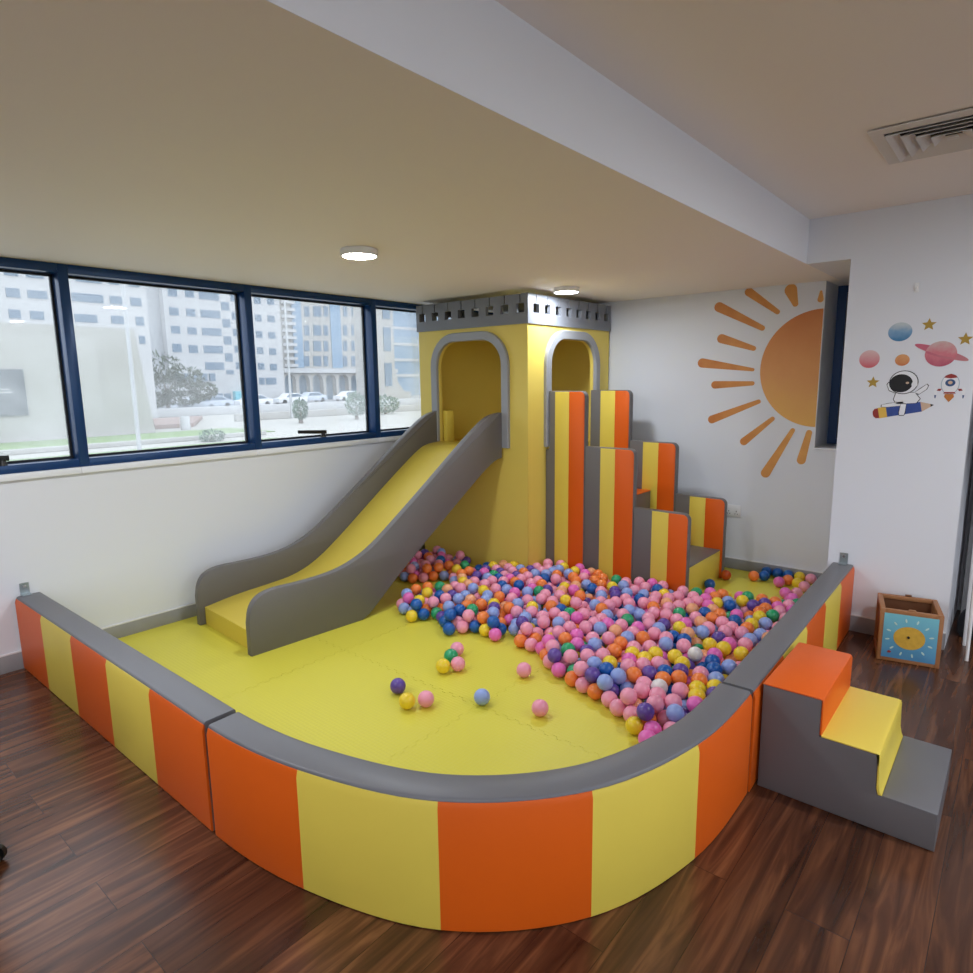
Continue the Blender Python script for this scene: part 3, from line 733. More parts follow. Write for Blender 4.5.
# pencil, slightly rising to the tip
pa, pb = Vector((3.36, 1.288)), Vector((3.64, 1.343)); d = (pb-pa).normalized(); n_ = Vector((-d.y, d.x)); Lp = (pb-pa).length
def pq(s, u): p = pa+d*(s*Lp)+n_*u; return (p.x, p.y)
rr = .028
flat('pencil_eraser', [pq(.10, -rr), pq(.10, rr), pq(.04, rr*.95), pq(.005, rr*.5), pq(0, 0), pq(.005, -rr*.5), pq(.04, -rr*.95)], 'mred', asx, 0)
flat('pencil_band', [pq(.10, -rr*1.05), pq(.10, rr*1.05), pq(.235, rr*1.05), pq(.235, -rr*1.05)], 'myellow', asx, 0)
flat('pencil_body', [pq(.235, -rr), pq(.235, rr), pq(.80, rr*.95), pq(.80, -rr*.95)], 'mblue', asx, 0)
flat('pencil_point', [pq(.80, -rr*.95), pq(.80, rr*.95), pq(.96, .006), pq(.96, -.006)], 'mtan', asx, 0)
flat('pencil_lead', [pq(.95, -.008), pq(.95, .008), pq(1.0, 0)], 'mblack', asx, 1)
def outl(name, pts, lay, g=.004):
    c_ = Vector((sum(p[0] for p in pts)/len(pts), sum(p[1] for p in pts)/len(pts)))
    big = [(p[0]+(Vector(p)-c_).normalized().x*g, p[1]+(Vector(p)-c_).normalized().y*g) for p in pts]
    flat(name+'_outline', big, 'mblack', asx, lay); flat(name, pts, 'mwhite', asx, lay+1)
outl('torso', [(3.463, 1.405), (3.55, 1.408), (3.575, 1.375), (3.56, 1.352), (3.47, 1.345), (3.455, 1.37)], 1)
outl('arm', [(3.46, 1.405), (3.43, 1.42), (3.418, 1.45), (3.424, 1.462), (3.437, 1.462), (3.44, 1.445), (3.468, 1.425)], 1)
outl('arm', [(3.548, 1.408), (3.575, 1.43), (3.60, 1.452), (3.607, 1.443), (3.6, 1.425), (3.57, 1.40)], 1)
outl('leg', [(3.50, 1.36), (3.43, 1.347), (3.40, 1.340), (3.40, 1.328), (3.43, 1.328), (3.50, 1.338)], 1)
outl('leg', [(3.49, 1.345), (3.515, 1.345), (3.512, 1.30), (3.508, 1.285), (3.487, 1.285), (3.485, 1.30)], 3)
outl('helmet', ell(3.494, 1.463, .064, .060, 32), 3)
flat('visor', ell(3.482, 1.458, .054, .049, 32), 'mblack', asx, 5); flat('ear_piece', ell(3.545, 1.452, .014, .016, 16), 'mwhite', asx, 6)
flat('visor_glint', ell(3.512, 1.460, .008, .006, 12), 'mtan', asx, 6)
ro_ = thing('rocket_sticker', 'small white and red rocket sticker under the ringed planet', 'sticker', (3.70, YD, 1.43), G_)
flat('hull_outline', ell(3.702, 1.452, .040, .053, 28), 'mhaze', ro_, 0); flat('hull', ell(3.702, 1.452, .037, .050, 28), 'mwhite', ro_, 1)
flat('nose_cone', [(3.673, 1.486), (3.680, 1.497), (3.702, 1.506), (3.724, 1.497), (3.731, 1.486), (3.702, 1.482)], 'mred', ro_, 2)
flat('porthole', ell(3.702, 1.459, .022, .019, 20), 'mnavy', ro_, 2); flat('porthole_glint', ell(3.702, 1.460, .010, .009, 14), 'mtan', ro_, 3)
flat('skirt', [(3.675, 1.403), (3.681, 1.411), (3.724, 1.411), (3.730, 1.403)], 'mred', ro_, 2)
flat('flame', [(3.684, 1.401), (3.720, 1.401), (3.724, 1.385), (3.703, 1.358), (3.681, 1.385)], 'morange', ro_, 1)
for s in (-1, 1):
    flat('fin', [(3.702+s*.034, 1.428), (3.702+s*.050, 1.428), (3.702+s*.056, 1.418), (3.702+s*.040, 1.416)], 'mred', ro_, 1)
    flat('booster', [(3.702+s*.054, 1.434), (3.702+s*.066, 1.434), (3.702+s*.066, 1.395), (3.702+s*.054, 1.395)], 'mwhite', ro_, 0)
    flat('booster_tip', [(3.702+s*.056, 1.395), (3.702+s*.065, 1.395), (3.702+s*.062, 1.378), (3.702+s*.058, 1.378)], 'mnavy', ro_, 0)

# ------------------------------------------------------------------ wooden activity box
bx = thing('activity_box', 'open wooden activity box with a sun picture on blue, before the column', 'toy box', (3.531, -1.163, 0))
RB = math.atan2(.056, .273); BX = Matrix.Translation((3.531, -1.163, 0)) @ Matrix.Rotation(RB, 4, 'Z')
bw, bd, bh = .279, .285, .285; fr_ = .024
posts = MB()
for px_, py_ in ((0, 0), (bw-fr_, 0), (0, bd-fr_), (bw-fr_, bd-fr_)): posts.box(px_, px_+fr_, py_, py_+fr_, .001, bh, .003, xf=BX)
for z0_, z1_ in ((.001, .024), (bh-.022, bh)):
    for y0_ in (0, bd-fr_): posts.box(fr_, bw-fr_, y0_, y0_+fr_, z0_, z1_, .003, xf=BX)
    for x0_ in (0, bw-fr_): posts.box(x0_, x0_+fr_, fr_, bd-fr_, z0_, z1_, .003, xf=BX)
posts.build('frame', 'wood', bx)
MB().box(fr_, bw-fr_, bd-.016, bd-.010, .024, bh-.022, xf=BX).build('back_panel', 'woodin', bx)
for x0_ in (.010, bw-.016): MB().box(x0_, x0_+.006, fr_, bd-fr_, .024, bh-.022, xf=BX).build('side_panel', 'wood', bx)
MB().box(fr_, bw-fr_, fr_, bd-fr_, .010, .018, xf=BX).build('bottom_panel', 'woodin', bx)
fp = MB().box(fr_-.004, bw-fr_+.004, -.002, .006, .022, bh-.020, xf=BX).build('picture_panel', 'boxblue', bx)
def bflat(nm, pts, m, parent, lay=1): return MB().prism([BX @ Vector((x, -.002-.0008*lay, z)) for x, z in pts], (BX.to_3x3() @ Vector((0, -.0007, 0)))).build(nm, m, parent)
bflat('sun_face', ell(.138, .142, .070, .062, 30), 'boxsun', fp, 1)
for k in range(12):
    a = 2*PI*k/12+.2; cx_, cz_ = .138+.098*math.cos(a), .142+.095*math.sin(a)
    bflat('picture_mark', ell(cx_, cz_, .011, .0045, 8, a), 'boxmark', fp, 1)
bflat('picture_mark', ell(.055, .055, .009, .007, 10), 'mred', fp, 2)
q = MB(); q.tube(BX @ Vector((.134, -.012, .148)), BX @ Vector((.134, -.002, .148)), .006, 12); q.build('centre_pin', 'black', bx)
MB().prism([BX @ Vector(p) for p in ((.12, .002, bh-.002), (.128, .002, bh+.008), (.155, .002, bh+.008), (.163, .002, bh-.002))], BX.to_3x3() @ Vector((0, .018, 0)), bev=.002).build('front_catch', 'wood', bx)
MB().tube(BX @ Vector((.13, bd-.012, bh+.006)), BX @ Vector((.16, bd-.012, bh+.006)), .006, 10).build('rear_peg', 'woodin', bx)
MB().box(.04, .13, .03, .07, bh-.05, bh-.030, .004, xf=BX).build('orange_slider', 'morange', bx)

# ------------------------------------------------------------------ things at the picture's edges
cu = MB()
n = 44; b = bmesh.new(); ring0, ring1 = [], []
for k in range(n+1):
    x = 3.835+k*.036; y = -.34+.035*math.sin(k*1.1)
    ring0.append((x, y)); ring1.append((x, y+.006))
va = [[b.verts.new((x, y, z)) for x, y in ring0] for z in (.06, 2.12)]; vb = [[b.verts.new((x, y, z)) for x, y in ring1] for z in (.06, 2.12)]
for k in range(n):
    b.faces.new((va[0][k], va[0][k+1], va[1][k+1], va[1][k])); b.faces.new((vb[0][k+1], vb[0][k], vb[1][k], vb[1][k+1]))
    b.faces.new((va[0][k+1], va[0][k], vb[0][k], vb[0][k+1])); b.faces.new((va[1][k], va[1][k+1], vb[1][k+1], vb[1][k]))
bmesh.ops.recalc_face_normals(b, faces=b.faces); cu._merge(b, None, None)
tag(cu.build('curtain', 'curtain', None, (4.6, -.34, .06), smooth=80), 'dark grey hanging curtain in the gap beyond the column', 'curtain')
tb = thing('flipchart_stand', 'white flipchart stand with thin legs cut by the picture edge', 'stand', (4.05, -.75, 0))
MB().box(3.865, 4.50, -.765, -.745, 1.05, 1.85, .006).build('board', 'white', tb)
for x0_, y0_, y1_ in ((3.905, -.90, -.768), (4.46, -.90, -.768), (3.88, -.66, -.742)):
    MB().tube((x0_, y0_, 0.001), (x0_-.005, y1_, 1.25), .009, 10).build('leg', 'white', tb)
MB().box(3.87, 4.49, -.80, -.766, 1.03, 1.045, .003).build('pen_tray', 'white', tb)
bgx, bgy = 3.90, -.50
bg = thing('black_bag', 'black cloth bag on the floor beyond the column', 'bag', (bgx, bgy, 0))
MB().lathe([(0, .001), (.055, .001), (.07, .03), (.068, .10), (.05, .15), (.03, .17), (0, .175)], (bgx, bgy, 0), 20).build('bag_body', 'bag', bg)
q = MB(); pr_ = [(bgx-.03+.06*k/8, bgy, .165+.06*math.sin(PI*k/8)) for k in range(9)]
for a, b_ in zip(pr_, pr_[1:]): q.tube(a, b_, .005, 8)
q.build('bag_handle', 'bag', bg)

oc = thing('office_chair', 'black office chair of which only a caster shows at the picture edge', 'chair', (1.45, -4.82, 0))
hx, hy = 1.45, -4.82
base = MB(); base.lathe([(0, .11), (.035, .11), (.035, .16), (0, .16)], (hx, hy, 0), 20)
for k in range(5):
    a = math.atan2(.212, .196)+2*PI*k/5
    cxk, cyk = hx+.288*math.cos(a), hy+.288*math.sin(a)
    base.tube((hx+.03*math.cos(a), hy+.03*math.sin(a), .13), (cxk, cyk, .085), .02, 10, .014)
base.build('star_base', 'black', oc)
for k in range(5):
    a = math.atan2(.212, .196)+2*PI*k/5
    cxk, cyk = hx+.288*math.cos(a), hy+.288*math.sin(a)
    q = MB(); nx_, ny_ = -math.sin(a), math.cos(a)
    for s in (-1, 1): q.tube((cxk+nx_*s*.008, cyk+ny_*s*.008, .029), (cxk+nx_*s*.024, cyk+ny_*s*.024, .029), .028, 20)
    q.tube((cxk, cyk, .03), (cxk, cyk, .085), .009, 10)
    q.build('caster', 'black', oc)
MB().tube((hx, hy, .16), (hx, hy, .42), .025, 16).build('gas_column', 'chrome', oc)
MB().box(hx-.23, hx+.23, hy-.23, hy+.23, .42, .50, .03, seg=4).build('seat', 'bag', oc)
MB().box(hx-.21, hx+.21, hy-.27, hy-.21, .60, 1.02, .025, seg=4).build('backrest', 'bag', oc)
MB().box(hx-.02, hx+.02, hy-.262, hy-.24, .46, .62, .004).build('back_bar', 'black', oc)

# ------------------------------------------------------------------ balls
BR = .038
ball_mesh = {}
def ball_me(c):
    if c not in ball_mesh:
        b = bmesh.new(); bmesh.ops.create_uvsphere(b, u_segments=28, v_segments=16, radius=BR)
        me = bpy.data.meshes.new('ball_'+BC[c][0].replace(' ', '_')); b.to_mesh(me); b.free(); me.materials.append(BM[c]); me.shade_smooth(); ball_mesh[c] = me
    return ball_mesh[c]
def dec(s): return [(t[0], [int(v)/10000 for v in t[1:].split(',')]) for t in s.split(';') if t]
SC = dec("k24850,-27980,540;y19720,-31280,540;k20270,-30600,540;w22170,-28840,540;p18300,-30550,540;k22010,-25380,540;y18480,-27610,540;k18920,-26950,540;b15300,-23800,540;g17970,-26470,540;k17610,-25600,540;k29527,-2763,540;m27840,-2740,540;k29428,-601,540;b26574,-1911,540;o25976,-2389,540;r24290,-3380,540;m28872,-4969,540;o28210,-1870,540;b27134,-580,540;k29478,-4501,530;y28953,-2257,540;y28662,-588,540;b27897,-638,540;b26380,-716,540;m26760,-7650,540;y25960,-8020,540;m29510,-6250,540;b24170,-6250,540")
IND = dec("k30845,-27084,1148;m29706,-27301,535;w30104,-25562,1068;p29144,-26381,1155;y28812,-26678,535;k27966,-25621,1148;m30540,-24481,1129;w26462,-25063,1124;k27540,-25777,535;k28151,-24707,1129;k29520,-23713,1145;k29174,-25508,1151;w26659,-24150,1151;p25640,-24793,1143;w30381,-19959,1147;o27172,-23570,1148;o25979,-25105,535;o28970,-22587,1151;k26861,-25341,535;m23380,-24274,535;m29564,-26527,535;k23694,-23664,1106;k24874,-24574,1152;y30307,-18031,1129;h28463,-19430,1095;p22929,-23985,1079;k29725,-24920,1148;k25190,-24893,535;p27681,-22989,1148;w26800,-19259,1148;k27638,-18925,1150;o24436,-24671,535;b25897,-23912,1145;k28295,-25934,535;w27673,-16493,1146;o25040,-21579,1083;k23930,-20207,1016;y29387,-17966,1152;k19709,-22041,1105;k29598,-25357,535;y28565,-17703,1043;o25481,-19260,1137;y27785,-20334,1089;k25719,-18366,1147;y30303,-23739,1136;k24350,-23136,1149;k20447,-22620,535;w22985,-19507,1144;w25089,-23679,1134;b29890,-20629,1114;m17974,-22751,535;k19936,-20686,1147;w29963,-12985,1093;k28911,-24721,1124;h28643,-23973,1145;o22280,-22000,1144;k26533,-22940,1155;k27549,-21765,1149;p30872,-23159,1152;k27042,-22360,1156;k22250,-19854,1133;o19654,-22546,535;b17575,-22430,1100;o28447,-23175,1153;k30088,-16792,1156;k15699,-23066,535;w23879,-21619,1117;k30756,-13190,1075;m21095,-18940,1147;o29816,-22258,1145;k15798,-22600,1131;b14784,-23125,1113;k29397,-15267,1122;m23173,-22214,1145;o24882,-20621,1119;k24925,-22563,1143;o16697,-22309,1127;w30375,-21650,1142;y26918,-20757,1154;g29934,-11551,1141;y30034,-23021,1121;y30620,-22429,1137;e23791,-19201,1083;k22335,-23288,1150;b27383,-11384,1141;y17088,-22590,535;y11976,-23687,535;k19658,-16749,1123;b29513,-19838,1120;b11925,-23210,1129;b12365,-23020,535;y27660,-9978,1114;k21415,-21347,1095;p28646,-16616,1076;k17696,-20329,1135;k12431,-22200,1116;b16269,-22530,535;k28631,-15685,1147;k23027,-14220,1146;k21599,-20505,1150;y26451,-16712,1152;k24868,-17245,1127;k17520,-17471,1141;p28717,-21830,1144;y25641,-23139,1133;k29586,-21529,1144;k25007,-15262,1142;y28469,-21036,1146;o15018,-20527,1066;b28193,-22412,1141;m22455,-21120,1114;o27314,-14127,1135;w23646,-15966,1035;k26235,-19969,1047;w18361,-21403,535;k28047,-14489,1154;w13306,-20775,1130;w20706,-20284,1137;w24818,-19762,1141;e25787,-13314,1104;b14759,-22248,1133;m30604,-9912,1115;g23139,-23035,1114;y18897,-16772,1124;p28487,-10468,1133;k19646,-19103,1113;w30228,-14699,1041;m29271,-18907,1081;k23673,-18316,1114;e27070,-15193,1150;w10618,-23064,535;m10460,-22522,1049;g23599,-17444,1147;e27139,-17224,1138;m30484,-27361,535;w16706,-21376,1147;o16916,-20103,1126;y10718,-21053,1063;w12648,-18596,1121;o9683,-21108,1102;k18413,-19770,1126;y26000,-21488,1152;k24244,-15339,1113;m21703,-22757,1116;m29391,-17204,1130;k27883,-23948,1031;k21097,-18163,1143;o21474,-16724,1136;p18901,-21378,1074;y29406,-12230,1132;k15925,-13479,1134;o15075,-18774,1092;k12630,-21261,1138;b19016,-13721,1128;k21531,-15893,1150;b28443,-13591,1076;k25508,-11892,1144;k22464,-23722,535;o18779,-18227,1133;k27698,-15713,1127;k30715,-11649,1149;m23029,-18718,1150;k25742,-15428,1061;y26769,-21644,1149;m26228,-22244,1133;m18198,-14741,1133;k24166,-11667,1107;w27089,-24017,535;w30055,-15967,1130;w13812,-22221,1130;w16024,-16985,1133;o29435,-14490,1146;k20476,-19397,1139;b14731,-16209,1151;k30207,-26098,535;k23346,-20929,1092;p25555,-16806,1150;k28730,-14916,1151;o19120,-15420,1104;k11983,-19111,1127;k13969,-17782,1139;k24614,-14099,1147;k25725,-20782,1148;k16887,-18126,1074;o6350,-18274,535;p26547,-24586,535;w20739,-16245,1075;k6888,-17686,535;o7204,-16951,535;k5926,-18045,1127;o6814,-17219,1133;m24612,-18149,1145;k22946,-16750,1111;w7785,-16388,535;k24749,-18968,1141;b26677,-13597,1151;y26613,-11490,1152;w16846,-19114,1097;g30488,-8375,1046;k21549,-15107,1123;w20392,-11911,1141;k26459,-14412,1048;g15367,-21766,1142;g25473,-14507,1110;o7272,-16439,1097;w14634,-17418,1113;e30813,-15211,1146;o20184,-21862,535;y29418,-13675,1132;w25609,-17573,1152;k16019,-18656,1148;k22350,-14853,1135;y30337,-20413,535;w22904,-15896,1111;k24954,-13369,1132;k21668,-11241,1096;k26505,-18567,1155;k30061,-10621,1131;k23970,-10457,1090;m26440,-15890,1119;k22332,-19034,1149;b27336,-18152,1120;b17692,-21931,535;b26578,-17831,996;e27484,-16909,535;m28252,-12737,1123;p30149,-24757,535;k20793,-10389,1076;w5576,-18375,535;o27448,-13272,1128;k21359,-12157,1060;k18089,-16256,1133;g12893,-22379,535;e14030,-20434,1119;m21218,-22659,535;b14287,-23079,535;o7434,-15466,1060;m17243,-20458,535;w20240,-14625,1132;o26289,-9664,1154;g10545,-19657,1086;y13573,-18597,1153;k12687,-16612,1152;g19359,-11016,1113;k30416,-18497,535;w18218,-13116,1081;o19027,-12479,1088;m15471,-17643,1139;k24384,-16346,1074;w22204,-17374,1075;w21312,-13172,1142;k19783,-21116,535;k6188,-12833,1078;o9785,-15800,1111;w18544,-20586,1031;e11468,-19887,1137;k30195,-9173,1139;k3578,-15083,1152;p20932,-13963,1110;k12724,-17455,1125;g16542,-16386,1130;g27675,-9010,1107;o23853,-14587,1152;k25235,-12628,1138;o29232,-10550,1114;o18260,-12080,1148;k17353,-12041,1147;b22556,-11267,1145;o21889,-23215,535;k14980,-22667,535;m29973,-7625,1094;o4698,-17509,1105")
